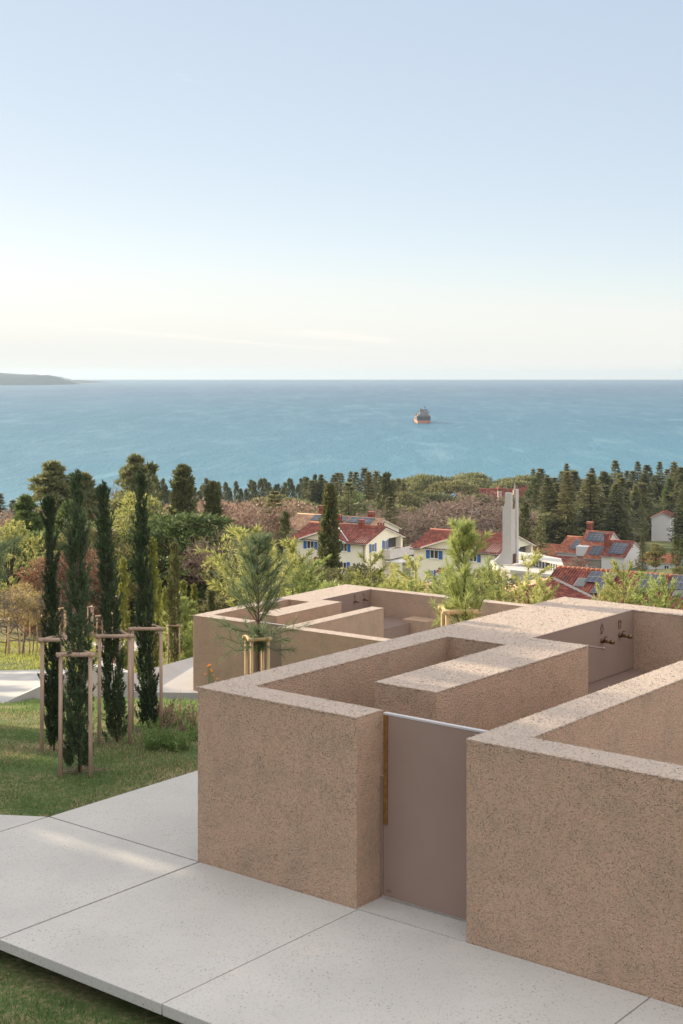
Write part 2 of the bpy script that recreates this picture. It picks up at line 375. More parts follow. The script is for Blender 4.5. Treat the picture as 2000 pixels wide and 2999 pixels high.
sea = MB(); sea.poly([(-9000, 480, SEA), (9000, 480, SEA), (9000, 12430, SEA), (-9000, 12430, SEA)])
tag(sea.build('sea', M['sea']), kind='structure')

# ------------------------------------------------------------------ the two shower enclosures
A1, B0, T1, TA, TB, M0, M1, MBK, MB2, PP, CC, BB, BT, WL = 2.315, 3.686, .447, .473, .479, 1.418, 2.294, 1.488, 5.002, 1.444, 4.37, 7.916, .445, 4.845
AR = 11.5
def frame(ox, oy, oz, deg):      # local (a, b, z): a runs right and near, b runs away
    return (ox, oy, oz), R(-(90-deg))
NEAR = frame(-1.652, 16.228, 0.0, 51.333)
FAR = frame(-4.818, 45.916, -4.263, 53.51)
def enclosure():
    e = empty('shower_enclosure')
    w = MB().prism([(0, 0), (A1, 0), (A1, T1), (TA, T1), (TA, CC), (M0, CC), (M0, MBK), (M1, MBK), (M1, MB2), (PP, MB2), (PP, BB), (AR, BB), (AR, BB+BT), (0, BB+BT)], -1.0, 2.0)
    w.build('wall', M['agg'], e, bevel=.012)
    def chips(o, segs, tops, seed):
        rng = np.random.default_rng(seed); P = []
        for (xa, ya, xb, yb) in segs:
            ln = math.hypot(xb-xa, yb-ya); n = int(ln*75); q = rng.random((n, 1)); e_ = np.array([xa, ya])+q*np.array([xb-xa, yb-ya])
            P.append(np.concatenate([e_+rng.normal(size=(n, 2))*.006, 1.995-np.abs(rng.normal(size=(n, 1)))*.006], 1))
        for (x0, x1, y0, y1) in tops:
            n = int((x1-x0)*(y1-y0)*520); P.append(np.stack([rng.uniform(x0, x1, n), rng.uniform(y0, y1, n), np.full(n, 1.998)], 1))
        P = np.concatenate(P); n = len(P); O = np.array([[1, 0, 0], [0, 1, 0], [-1, 0, 0], [0, -1, 0], [0, 0, 1], [0, 0, -1]], float)
        sz = rng.uniform(.004, .016, (n, 1, 1))*rng.uniform(.55, 1.2, (n, 1, 3)); a = rng.random(n)*6.28; c_, s_ = np.cos(a)[:, None], np.sin(a)[:, None]
        V = O[None]*sz*np.array([1.3, .9, .75]); V = np.stack([V[..., 0]*c_-V[..., 1]*s_, V[..., 0]*s_+V[..., 1]*c_, V[..., 2]+V[..., 0]*rng.normal(size=(n, 1))*.4], -1)+P[:, None]
        T = np.array([[0, 1, 4], [1, 2, 4], [2, 3, 4], [3, 0, 4], [1, 0, 5], [2, 1, 5], [3, 2, 5], [0, 3, 5]]); Fc = (T[None]+6*np.arange(n)[:, None, None]).reshape(-1, 3)
        me = np_mesh('chips', V.reshape(-1, 3), Fc); bm = bmesh.new(); bm.from_mesh(o.data); k0 = len(bm.faces); bm.from_mesh(me); bm.faces.ensure_lookup_table()
        for f_ in bm.faces[k0:]: f_.material_index = 1
        bm.to_mesh(o.data); bm.free(); bpy.data.meshes.remove(me)
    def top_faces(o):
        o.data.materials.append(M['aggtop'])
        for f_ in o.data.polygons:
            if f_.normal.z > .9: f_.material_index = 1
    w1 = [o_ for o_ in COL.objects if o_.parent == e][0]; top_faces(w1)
    pl = [(0, 0), (A1, 0), (A1, T1), (TA, T1), (TA, CC), (M0, CC), (M0, MBK), (M1, MBK), (M1, MB2), (PP, MB2), (PP, BB), (AR, BB), (AR, BB+BT), (0, BB+BT)]
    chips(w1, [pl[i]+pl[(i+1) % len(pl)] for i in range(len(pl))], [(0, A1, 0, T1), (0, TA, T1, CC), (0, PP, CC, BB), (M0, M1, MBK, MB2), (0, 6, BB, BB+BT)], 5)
    w = MB().prism([(B0, 0), (AR, 0), (AR, T1), (B0+TB, T1), (B0+TB, WL), (B0, WL)], -1.0, 2.0)
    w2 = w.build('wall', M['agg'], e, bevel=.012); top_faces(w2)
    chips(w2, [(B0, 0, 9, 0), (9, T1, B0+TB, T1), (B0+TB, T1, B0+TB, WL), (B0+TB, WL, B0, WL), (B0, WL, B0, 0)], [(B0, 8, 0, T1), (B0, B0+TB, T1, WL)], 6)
    f = MB().prism([(B0+TB+.002, T1+.002), (AR, T1+.002), (AR, BB-.002), (B0-.3, BB-.002), (B0-.3, WL+.002), (B0+TB+.002, WL+.002)], -.2, .63)
    f.build('floor', M['slab'], e)
    cf = MB().prism([(TA+.002, T1+.05), (B0-.002, T1+.05), (B0-.002, MB2-.61), (TA+.002, MB2-.61)], -.2, -.03); cf.build('floor', M['slab'], e)
    th_ = MB().prism([(A1+.004, .004), (B0-.004, .004), (B0-.004, .452), (A1+.004, .452)], -.15, .004); th_.build('threshold', M['slab'], e)
    # gate
    g = MB().box(A1+.05, B0+.12, .40, .446, .03, 1.965).build('gate', M['gate'], e, bevel=.003)
    MB().box(A1+.055, B0+.115, .396, .45, 1.966, 1.985).build('edge_trim', M['trim'], g)
    MB().box(A1+.062, A1+.114, .383, .401, .80, 1.966).build('handle', M['brass'], g, bevel=.003)
    mk = MB().box(A1+.085, A1+.165, .397, .3995, .092, .096)
    for q in range(4): mk.box(A1+.105+q*.014, A1+.113+q*.014, .397, .3995, .104, .112)
    mk.build('engraved_mark', M['joint'], g)
    MB().box(A1+.004, A1+.04, .41, .45, .03, 1.30).build('gate_post', M['gate'], e)
    # metal back panel with its fittings
    p = MB().box(PP+.002, PP+.022, MB2+.002, BB-.002, 1.12, 1.992).build('splash_panel', M['gate'], e)
    MB().box(PP+.0, PP+.026, MB2+.002, BB-.002, 1.993, 2.004).build('edge_trim', M['gate'], p)
    MB().box(PP+.024, B0, MB2-.6, BB-.003, .60, 1.085).build('counter', M['gate'], e)
    gr = MB()
    n = int((BB-MB2+.5)/.055)
    for i in range(n):
        y = MB2-.55+i*.055; gr.box(PP+.03, B0-.01, y, y+.03, 1.087, 1.112)
    for i in range(40):
        x = PP+.035+i*.055; gr.box(x, x+.012, MB2-.56, BB-.01, 1.087, 1.105)
    gr.build('grating', M['gate'], e)
    for b in (6.90, 7.46):
        t = MB().tube([(PP+.02, b, 1.68), (PP+.05, b, 1.68)], .036, 14).build('tap', M['bronze'], e, True)
        sp = MB().tube([(PP+.05, b, 1.68), (PP+.20, b, 1.68)], .025, 12); sp.tube([(PP+.17, b, 1.68), (PP+.225, b, 1.68)], .031, 12); sp.build('spout', M['bronze'], t, True)
        MB().tube([(PP+.075, b, 1.71), (PP+.075, b, 1.74), (PP+.13, b, 1.75)], .009, 8).build('lever', M['bronze'], t, True)
    r = MB().tube([(PP+.02, 5.85, 1.80), (PP+.62, 5.85, 1.80)], .012, 10).tube([(PP+.61, 5.85, 1.80), (PP+.63, 5.85, 1.80)], .022, 10); r.build('rail', M['gate'], e, True)
    # small bent-wire pictograms over the taps
    def wire(b0, z0, segs):
        m = MB()
        for (u0, v0), (u1, v1) in segs: m.tube([(PP+.028, b0+u0*.62, z0+v0*.62), (PP+.028, b0+u1*.62, z0+v1*.62)], .005, 6)
        return m
    k1 = [((-.05, .04), (.01, .14)), ((.01, .14), (.085, 0)), ((.085, 0), (.03, -.08)), ((-.05, .04), (-.0, -.1)), ((-.0, -.1), (.03, -.08)), ((-.03, .06), (.03, .09)), ((-.0, -.1), (-.08, -.08))]
    k2 = [((-.06, .09), (-.045, -.1)), ((-.045, -.1), (-.02, -.1)), ((.02, -.09), (.04, -.09)), ((.04, -.09), (.07, .08)), ((-.06, .09), (.07, .08)), ((-.04, .06), (.05, .055))]
    wire(6.90, 1.845, k1).build('wall_sign', M['bronze'], e); wire(7.46, 1.845, k2).build('wall_sign', M['bronze'], e)
    MB().box(3.35, 4.35, BB-.75, BB-.01, .62, 1.22).build('bench', M['agg'], e, bevel=.01)
    # formwork tie marks on the front wall
    for a, z in ((4.62, .38), (4.62, 1.34), (5.75, 1.30), (6.95, 1.16), (6.95, .32)):
        pts = [(a+.035*math.cos(q), -.001, z+.035*math.sin(q)) for q in np.linspace(0, 2*math.pi, 17)]
        MB().tube(pts, .003, 5, False).build('tie_mark', M['agg'], e)
    return e
near = enclosure(); near.location, near.rotation_euler = NEAR[0], (0, 0, NEAR[1])
tag(near, 'large brown aggregate concrete shower enclosure nearest the camera, with tall taupe gate and brass pull', 'shower block', 'concrete shower enclosures')
far = copy_tree(near); far.location, far.rotation_euler = FAR[0], (0, 0, FAR[1])
tag(far, 'smaller looking distant concrete enclosure down the slope, behind the caged young pine', 'shower block', 'concrete shower enclosures')
def nw(a, b, z, fr=NEAR):
    m = Matrix.Translation(fr[0]) @ Matrix.Rotation(fr[1], 4, 'Z'); return m @ Vector((a, b, z))

# paving slabs of the near forecourt (each slab with a gap to the next)
def slabs(name, quads, fr, z0, z1, mat):
    m = MB()
    for q in quads: m.prism([tuple(nw(a, b, 0, fr))[:2] for a, b in q], z0, z1)
    return tag(m.build(name, mat, bevel=.008), kind='structure')
G = .013; FE = -2.83
slabs('pavement', [
    [(-2.62+G, 0+G), (-2.62+G, 8), (-.01, 8), (-.01, 0+G)],
    [(-2.62+G, FE), (-2.62+G, 0-G), (0.03-G, 0-G), (0.03-G, FE)],
    [(0.03+G, FE), (0.03+G, -.004), (A1+.02-G*.5, -.004), (A1+.02-G*.5, FE)],
    [(A1+.02+G*.5, FE), (A1+.02+G*.5, -.004), (5.66-G*.5, -.004), (5.66-G*.5, FE)],
    [(5.66+G*.5, FE), (5.66+G*.5, -.004), (11, -.004), (11, FE)],
    [(-2.62-G, FE), (-2.62-G, 0-.02), (-3.2, -.36), (-4.4, -1.0), (-7.5, -2.2), (-7.5, -4.6), (-4.4, -3.4)],
], NEAR, -.105, 0.0, M['slab'])
m = MB(); m.prism([tuple(nw(a, b, 0))[:2] for a, b in [(-2.6, FE+.35), (-2.6, 7.9), (.2, 7.9), (.2, -.002), (10.9, -.002), (10.9, FE+.35)]], -.6, -.03)
tag(m.build('pavement_foundation', M['joint']), kind='structure')

# paths further down
def drape(name, poly, mat, z, thick=.5):
    m = MB(); m.prism(poly, [zz-thick for zz in z], z); return tag(m.build(name, mat, bevel=.01), kind='structure')
def P2(*pts): return [tuple(px(x, y, Y))[:2] for x, y, Y in pts], [px(x, y, Y).z for x, y, Y in pts]
pp, zz = P2((-420, 2175, 40.5), (0, 2064, 44.5), (122, 2008, 46.5), (215, 1958, 50.5), (0, 1964, 53), (-420, 1985, 55))
drape('path', pp, M['path'], zz, .6)
pp, zz = P2((215, 1962, 50.3), (250, 2003, 46.9), (248, 1957, 46.9), (379, 1973, 46.5), (400, 2030, 43.5), (566, 2040, 45.6), (566, 1923, 51.5), (440, 1957, 50), (300, 1930, 54.5), (285, 1850, 62), (240, 1860, 62))
zz = [-5.0]*len(zz)
pp1 = [tuple(px(x, y, Y))[:2] for x, y, Y in ((379, 1975, 46.4), (395, 2060, 45.0), (600, 2045, 45.6), (600, 1915, 52.5), (566, 1923, 51.8))]
drape('path', pp1, M['path'], [-4.3, -4.55, -4.72, -4.95, -4.8], .8)
pp2 = [tuple(px(x, y, Y))[:2] for x, y, Y in ((250, 0, 46.6), (378, 0, 46.3), (384, 0, 48), (352, 0, 56), (346, 0, 66), (288, 0, 66), (285, 0, 56))]
drape('path', pp2, M['path'], [-4.05, -4.2, -4.9, -6.0, -7.6, -7.6, -6.0], 1.0)
m = MB()
a = px(238, 0, 46.3); b = px(381, 0, 45.9)
m.prism([(a.x, a.y), (b.x, b.y), (b.x+.1, b.y+.25), (a.x, a.y+.25)], -6.0, [-3.92, -4.14, -4.14, -3.92])
tag(m.build('retaining_wall', M['grey_conc'], bevel=.01), 'low pale concrete retaining wall holding up the path, seen between the young cypresses', 'wall')
pp3 = [tuple(px(x, 0, Y))[:2] for x, Y in ((330, 66), (640, 66), (640, 76), (240, 76))]
drape('road', pp3, M['path'], [th(*q)+.06 for q in pp3], .5)

# ------------------------------------------------------------------ foliage meshes
def unit(v): return v/np.maximum(np.linalg.norm(v, axis=1, keepdims=True), 1e-9)
def diamonds(P, D, L, Wd, rng, flat=None):
    n = len(P); D = unit(D); Rn = rng.normal(size=(n, 3)) if flat is None else flat+rng.normal(size=(n, 3))*.25
    Sv = unit(np.cross(D, Rn)); L = np.broadcast_to(L, (n,))[:, None]; Wd = np.broadcast_to(Wd, (n,))[:, None]
    V = np.stack([P, P+D*L*.45+Sv*Wd*.5, P+D*L, P+D*L*.45-Sv*Wd*.5], 1).reshape(-1, 3)
    return V, np.arange(4*n).reshape(n, 4)
def join(parts):
    V = []; Fs = []; o = 0
    for v, f in parts: V.append(v); Fs.append(f+o); o += len(v)
    return np.concatenate(V), np.concatenate(Fs)
def sph(n, rng):
    return unit(rng.normal(size=(n, 3)))
class Plant:                     # shared meshes of one kind of tree
    def __init__(s, name, trunk, crown, h): s.name, s.trunk, s.crown, s.h = name, trunk, crown, h
def cypress(seed, h=10, r=.9, plumes=300, per=14, L=.42, Wd=.13, mat='cyp', base=.02, taper=2.4, ragged=.16, lift=.9, splay=.42, foot=.62):
    rng = np.random.default_rng(seed)
    t = rng.random(plumes)**(1.2 if foot > 1 else .9); t = base+(1-base)*t
    prof = np.minimum(1, foot+t/.22*(1-foot))*(1-t**taper)**.8
    th0 = rng.random(plumes)*2*np.pi
    prof = prof*(1+ragged*np.sin(3*th0+9*t+seed)+ragged*rng.normal(size=plumes)*.6)
    rad = r*prof*np.sqrt(rng.random(plumes)*.75+.25)
    out = np.stack([np.cos(th0), np.sin(th0), np.zeros(plumes)], 1)
    C = out*rad[:, None]; C[:, 2] = t*h*.985
    ax = unit(out*splay+np.array([0, 0, lift])+rng.normal(size=(plumes, 3))*.16)
    pl = np.minimum(h*.055*(.6+.8*rng.random(plumes))+L*.5, h*(1.0-t)*.8+.01*h)
    I = np.repeat(np.arange(plumes), per); u = rng.random(plumes*per)
    P = C[I]+ax[I]*(u*pl[I])[:, None]+rng.normal(size=(len(I), 3))*(L*.16*(1.1-u))[:, None]
    D = ax[I]+rng.normal(size=(len(I), 3))*.38
    V, Fc = diamonds(P, D, L*(.6+.7*rng.random(len(I))), Wd*(.7+.6*rng.random(len(I))), rng)
    k = 26; z = h*(.93+.075*rng.random(k)); P = np.stack([rng.normal(size=k)*.004*h*(1.02-z/h)*10, rng.normal(size=k)*.004*h*(1.02-z/h)*10, z], 1)
    v2, f2 = diamonds(P, rng.normal(size=(k, 3))*.22+np.array([0, 0, 1.]), L*.8, Wd*.7, rng); V, Fc = join([(V, Fc), (v2, f2)])
    tr = MB().tube([(0, 0, -.4), (0, 0, h*.3), (0, 0, h*.93)], [max(.02, r*.11), r*.08, .012], 7)
    return Plant('cypress', tr.mesh('trunk', M['bark'], True), np_mesh('crown', V, Fc, M[mat]), h)
def conifer(seed, h=18, r=3.2, whorls=26, nb=7, sprays=9, L=1.0, Wd=.34, mat='con', base=.1, droop=.12, power=.85, gap=.12, up=0.05):
    rng = np.random.default_rng(seed); parts = []; tr = MB().tube([(0, 0, -.6), (0, 0, h*.5), (0, 0, h*.98)], [h*.016, h*.010, .03], 6)
    for i in range(whorls):
        t = base+(1-base)*(i/(whorls-1))**.95
        ln0 = r*(1-t)**power*min(1, .55+(t-base)*3)+.12*r*(1-t)+.05*r
        for k in range(nb):
            if rng.random() < gap: continue
            a = 2*math.pi*(k+rng.random()*.7)/nb+i*2.4; ln = ln0*(.6+.55*rng.random())
            s = np.linspace(.12, 1, sprays)+rng.normal(size=sprays)*.03
            d = np.array([math.cos(a), math.sin(a), 0]); side = np.array([-d[1], d[0], 0])
            zc = t*h-droop*ln*(s**1.3)+up*ln*s*s
            base_p = d[None]*(s*ln)[:, None]; base_p[:, 2] = zc
            if i % 3 == 0: tr.tube([(0, 0, t*h), tuple(base_p[sprays//2]), tuple(base_p[-2])], [h*.004, h*.003, .01], 4, False)
            for sg in (-1, 1, 0):
                w = (1-s)*.35*ln+.10*L
                P = base_p+side[None]*(sg*w*rng.random(sprays))[:, None]+rng.normal(size=(sprays, 3))*L*.10
                D = d[None]*.9+side[None]*sg*.75+rng.normal(size=(sprays, 3))*.28+np.array([0, 0, .12])
                parts.append(diamonds(P, D, L*(.6+.6*rng.random(sprays))*(1-.45*t), Wd*(1-.35*t), rng, np.array([0, 0, 1.])))
    n = 14; P = np.zeros((n, 3)); P[:, 2] = h*(.93+.06*rng.random(n)); parts.append(diamonds(P, rng.normal(size=(n, 3))*.35+np.array([0, 0, 1]), L*.7, Wd*.5, rng))
    V, Fc = join(parts)
    return Plant('conifer', tr.mesh('trunk', M['bark']), np_mesh('crown', V, Fc, M[mat]), h)
def clumpy(seed, h=14, r=4, clumps=30, per=90, L=.5, Wd=.22, mat='con', shape='dome', trunk_to=.5, cr=.30, bark='bark', tuft=False, pad=None, rise=.35, thin=1.0):
    rng = np.random.default_rng(seed); tr = MB(); parts = []
    lean = rng.normal(size=2)*.03*h
    tr.tube([(0, 0, -.6), (lean[0]*.4, lean[1]*.4, h*trunk_to*.6), (lean[0], lean[1], h*trunk_to), (lean[0], lean[1], h*.9)], [h*.022*thin, h*.017*thin, h*.013*thin, .02], 7)
    for i in range(clumps):
        a = rng.random()*2*math.pi; q = math.sqrt(rng.random())
        if shape == 'dome': z = h*(trunk_to+(1-trunk_to)*(.42+.5*math.sqrt(max(0, 1-q*q))*(.75+.25*rng.random()))); rr = r*q
        elif shape == 'round':
            d = sph(1, rng)[0]; k = rng.random()**.4; rr = r*k*math.hypot(d[0], d[1]); z = h*(trunk_to+(1-trunk_to)*(.5+.45*k*d[2]))
        elif shape == 'egg':
            u = rng.random(); z = h*(trunk_to+(1-trunk_to)*(.02+u*.93)); rr = r*(.35+.65*q)*max(.05, math.sin(math.pi*min(1, u*.84+.13)))**.75
        elif shape == 'cone':
            u = rng.random()**.95; z = h*(trunk_to+(1-trunk_to)*u*.97); rr = r*(1-u*.97)**.85*q*min(1, .6+u*2)
        c = np.array([rr*math.cos(a)+lean[0], rr*math.sin(a)+lean[1], z]); s = r*cr*(.65+.6*rng.random())
        if shape == 'egg': s *= .7+.5*rng.random()
        if shape == 'cone': s *= max(.22, 1.25-1.08*(z/h))
        mid = Vector((lean[0]*.8, lean[1]*.8, min(z-.05*h, h*(trunk_to+.1+.4*rng.random()*(1-trunk_to)))))
        tr.tube([mid, (mid+Vector(c))*.5+Vector((0, 0, -.02*h)), c], [h*.007*thin, h*.005*thin, .015], 4, False)
        d = sph(per, rng); d[:, 2] = d[:, 2]*.75+.2
        sc = np.array([1, 1, pad or (.62 if shape != 'cone' else .85)])
        P = c+d*sc*s*(.35+.65*rng.random((per, 1))**.5)
        D = d+rng.normal(size=(per, 3))*.45+np.array([0, 0, rise])
        if tuft:
            P = np.repeat(P[:per//5], 5, 0); D = np.repeat(D[:per//5], 5, 0)+rng.normal(size=(len(P), 3))*.35
        parts.append(diamonds(P, D, L*(.6+.7*rng.random(len(P))), Wd, rng))
    V, Fc = join(parts)
    return Plant('tree', tr.mesh('trunk', M[bark]), np_mesh('crown', V, Fc, M[mat]), h)
def bare(seed, h=12, r=6, mat='twig', levels=5, tw=.05, leaves=0, lmat=None, thin=1.0):
    rng = np.random.default_rng(seed); tr = MB(); tips = []
    def grow(p, d, ln, rad, lv):
        q = p+d*ln*.5+rng.normal(size=3)*ln*.06; e = q+(d+rng.normal(size=3)*.12)*ln*.5
        if lv >= 2: tr.tube([p, q, e], [rad, rad*.8, rad*.62], 5 if lv > 3 else 3, False)
        else: tips.append((p, e, rad))
        if lv == 0: return
        n = 4 if lv >= 4 else 3+int(rng.random() < .6)
        for _ in range(n):
            nd = unit((d*.75+rng.normal(size=3)*.62+np.array([0, 0, .12]))[None])[0]
            s = .55+.45*rng.random(); st = p+(e-p)*s if lv < levels else e-(e-p)*.25*rng.random()
            grow(st, nd, ln*(.62+.2*rng.random()), rad*.56, lv-1)
    grow(np.array([0, 0, -.5]), np.array([0, 0, 1.0]), h*.30, h*.028*thin, levels)
    P = np.array([t[0] for t in tips]); E = np.array([t[1] for t in tips])
    V, Fc = diamonds(P, E-P, np.linalg.norm(E-P, axis=1)*1.05, tw, rng); pr = [(V, Fc)]
    n = len(P)
    for k in range(3):
        s = rng.random((n, 1)); st = P+(E-P)*s; d = unit(E-P)+rng.normal(size=(n, 3))*.7
        pr.append(diamonds(st, d, h*.055*(.5+rng.random(n)), tw*.8, rng))
    V, Fc = join(pr); zmax = V[:, 2].max()
    return Plant('bare_tree', tr.mesh('trunk', M[mat]), np_mesh('crown', V, Fc, M[lmat or mat]), zmax)
def needle_pine(seed, h=3.8, r=.85, whorls=9, nb=6, tufts=7, needles=26, L=.16, Wd=.008, mat='pineB', base=.28, ascend=.75, skirt=0, gapf=.1, sub=True, rnd=False, foot=0):
    rng = np.random.default_rng(seed); tr = MB().tube([(0, 0, -.3), (.02, 0, h*.4), (0, .02, h*.93)], [.024*h/3.8, .018*h/3.8, .006], 7); parts = []
    TP = []; TD = []
    def tuft(p, d): TP.append(p); TD.append(d)
    for i in range(whorls):
        t = base+(1-base)*i/whorls*.96; ln0 = r*(1-((t-base)/(1-base))**1.6*.85)
        if rnd: ln0 = r*(.3+.75*math.sin(math.pi*min(1, .12+.8*(t-base)/(1-base))))*rng.uniform(.75, 1.2)
        for k in range(nb):
            if rng.random() < gapf: continue
            a = 2*math.pi*(k+rng.random()*.8)/nb+i*1.9; ln = ln0*(.6+.5*rng.random())
            up = ascend*(.6+.8*rng.random())
            if skirt and i < skirt: up = -.18+.4*rng.random()
            d = unit(np.array([[math.cos(a), math.sin(a), up]]))[0]; p0 = np.array([0, 0, t*h])
            mid = p0+d*ln*.5; end = mid+unit((d+np.array([0, 0, .35]))[None])[0]*ln*.5
            tr.tube([p0, mid, end], [.010*h/3.8, .007*h/3.8, .004], 4, False)
            for s in np.linspace(.3, 1, tufts):
                q = (p0*(1-s)**2+2*mid*s*(1-s)+end*s*s); dd = unit((d+np.array([0, 0, .3*s])+rng.normal(size=3)*.18)[None])[0]
                tuft(q, dd)
                if sub and rng.random() < .5:
                    d2 = unit((dd+rng.normal(size=3)*.55)[None])[0]; e2 = q+d2*ln*.28; tr.tube([q, e2], [.005, .003], 3, False); tuft(e2, d2); tuft(q+d2*ln*.15, d2)
    for s in np.linspace(.7, 1, 8): tuft(np.array([0, 0, h*s*.97]), np.array([0, 0, 1.]))
    for k in range(foot):
        a = rng.random()*6.28; tuft(np.array([math.cos(a)*.10, math.sin(a)*.10, h*(base-.04+.12*rng.random())]), unit(np.array([[math.cos(a), math.sin(a), .5+rng.normal()*.5]]))[0])
    TP = np.array(TP); TD = np.array(TD); n = len(TP); I = np.repeat(np.arange(n), needles)
    D = TD[I]*1.0+rng.normal(size=(len(I), 3))*.48; P = TP[I]-TD[I]*(rng.random((len(I), 1))*L*.6)
    V, Fc = diamonds(P, D, L*(.65+.5*rng.random(len(I))), Wd, rng)
    return Plant('young_pine', tr.mesh('trunk', M['bark'], True), np_mesh('crown', V, Fc, M[mat]), h)
def plant(pl, name, loc, label, cat, group=None, s=1.0, sw=None, rz=None, zs=None):
    e = empty(name, loc, rz if rz is not None else random.random()*6.28, label, cat, group)
    e.scale = ((sw or s), (sw or s), zs or s)
    link('trunk', pl.trunk, e); link('crown', pl.crown, e)
    return e
random.seed(7)
def tree_at(pl, name, vx, vy, Y, label, cat='tree', group=None, wf=1.0, base_drop=0, rz=None):
    """tree whose top is seen at view pixel (vx, vy), standing at distance Y"""
    t = px(vx*1.2755, vy*1.2755, Y); g = th(t.x, t.y)-base_drop; s = max(.2, (t.z-g)/pl.h)
    return plant(pl, name, (t.x, t.y, g), label, cat, group, s, s*wf, rz)

# young foreground cypresses and their stake frames
CN = [cypress(s, 4.3, .118, 300, 60, .08, .015, 'cyp', .012, 2.0, .2, 1.0, .24, 1.05) for s in (1, 2, 3)]
NS = 2*math.pi
fore = [  # view top x,y, distance, base px (photo), label
    (0, (178, 1085), 19.9, (232, 2274), 'tallest looking dark young cypress, second from the left, in the nearest stake frame', .0),
    (1, (113, 1140), 21.6, (158, 2222), 'slim dark young cypress at far left of the four staked cypresses', .0),
    (2, (236, 1110), 22.4, (342, 2190), 'young cypress third from the left, with lighter green left edge above its stake frame', .0),
    (0, (321, 1085), 24.6, (434, 2118), 'young cypress nearest the concrete wall, rightmost of the four staked cypresses', .0)]
def lean_plant(pl, name, top, bot, label, group, wf):
    g = th(bot.x, bot.y); bot = Vector((bot.x, bot.y, g)); d = top-bot
    e = plant(pl, name, bot, label, 'cypress', group, d.length/pl.h, d.length/pl.h*wf)
    q = Vector((0, 0, 1)).rotation_difference(d.normalized()); e.rotation_euler = (q.to_matrix() @ Matrix.Rotation(random.random()*6, 3, 'Z')).to_euler()
    return e
for (k, tp, Y, bp, lb, _), wf in zip(fore, (1.08, .9, 1.0, .92)):
    b = px(bp[0], bp[1], Y); t = px(tp[0]*1.2755, tp[1]*1.2755, Y)
    lean_plant(CN[k], 'young_cypress', t, b, lb, 'four young cypresses on the near lawn', wf)
def stake_frame(name, c, h, w, ang, label, group, mat='stake', rad=.03, sides=3, spread=.04):
    e = empty(name, c, ang, label, 'stake frame', group)
    n = sides; cor = []
    for k in range(n):
        a = 2*math.pi*(k+.5)/n-math.pi/2; cor.append((w*math.cos(a), w*math.sin(a)))
    for x, y in cor:
        gz = 0; f = 1+spread
        MB().tube([(x*f, y*f, -.35), (x, y, h-rad*.5)], [rad, rad*.96], 10).build('stake', M[mat], e, True)
    for k in range(n):
        (x0, y0), (x1, y1) = cor[k], cor[(k+1) % n]; d = Vector((x1-x0, y1-y0, 0)).normalized()*rad*2.2
        z = h+rad*(.35 if k == 0 else .1*k)
        MB().tube([(x0-d.x, y0-d.y, z), (x1+d.x, y1+d.y, z)], rad*1.05, 10).build('crossbar', M[mat], e, True)
    return e
FG = 'wooden stake frames round the young cypresses'
for (sx0, sx1, sy), Y, hh, lb in (((178, 264, 2270), 19.7, 1.70, 'nearest wooden stake frame, second from the left, on the lawn by the slab corner'),
                              ((124, 205, 2235), 21.3, 1.72, 'wooden stake frame round the leftmost young cypress, half behind the nearest frame'),
                              ((292, 379, 2188), 22.2, 1.72, 'wooden stake frame third from the left, round the cypress with the bare soil patch'),
                              ((388, 471, 2115), 24.4, 1.78, 'tallest standing stake frame, nearest the concrete wall, round the rightmost young cypress')):
    a = px(sx0, sy, Y); b = px(sx1, sy, Y); w = (b.x-a.x)/2/math.sin(math.pi/3); cx = (a.x+b.x)/2; cy = Y+w*.5
    stake_frame('stake_frame', (cx, cy, th(cx, cy)), hh, w, 0, lb, FG)

# cypresses and frames along the lower path
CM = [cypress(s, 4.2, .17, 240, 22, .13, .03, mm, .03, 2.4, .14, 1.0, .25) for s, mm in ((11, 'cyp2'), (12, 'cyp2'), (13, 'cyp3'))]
low = [(282, 1285, 54, 0, 'small sunlit yellow green cypress beside the square post on the lower path'),
       (349, 1240, 53, 1, 'sunlit cypress just right of the tall rightmost dark cypress'),
       (400, 1250, 54.5, 2, 'olive green cypress in a stake frame beside the far concrete enclosure'),
       (420, 1335, 60, 1, 'small golden cypress rising between the far frame and the distant enclosure'),
       (378, 1352, 62, 0, 'tiny pale cypress behind the staked olive green cypress, on its left'),
       (445, 1342, 63, 1, 'thin golden cypress standing alone just left of the far enclosure corner'),
       (486, 1315, 78, 2, 'thin dark cypress in shade behind the far enclosure corner'),
       (508, 1320, 80, 2, 'slim shaded cypress just right of another thin dark cypress behind the far enclosure'),
       (364, 1330, 66, 1, 'tiny golden cypress tip beside the sunlit cypress on the lower lawn')]
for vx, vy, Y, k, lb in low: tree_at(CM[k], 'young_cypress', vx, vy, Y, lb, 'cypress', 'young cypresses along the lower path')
NP = [needle_pine(31, 2.0, .55, 7, 6, 5, 26, .16, .012, 'pineG', .05, .7)]
for vx, vy, Y, lb in ((412, 1360, 58, 'small bushy green pine beside the staked cypress by the far enclosure'), (430, 1372, 60, 'small pale bushy pine beside the corner of the far enclosure')):
    tree_at(NP[0], 'young_pine', vx, vy, Y, lb, 'pine')
LF = 'wooden stake frames along the lower path'
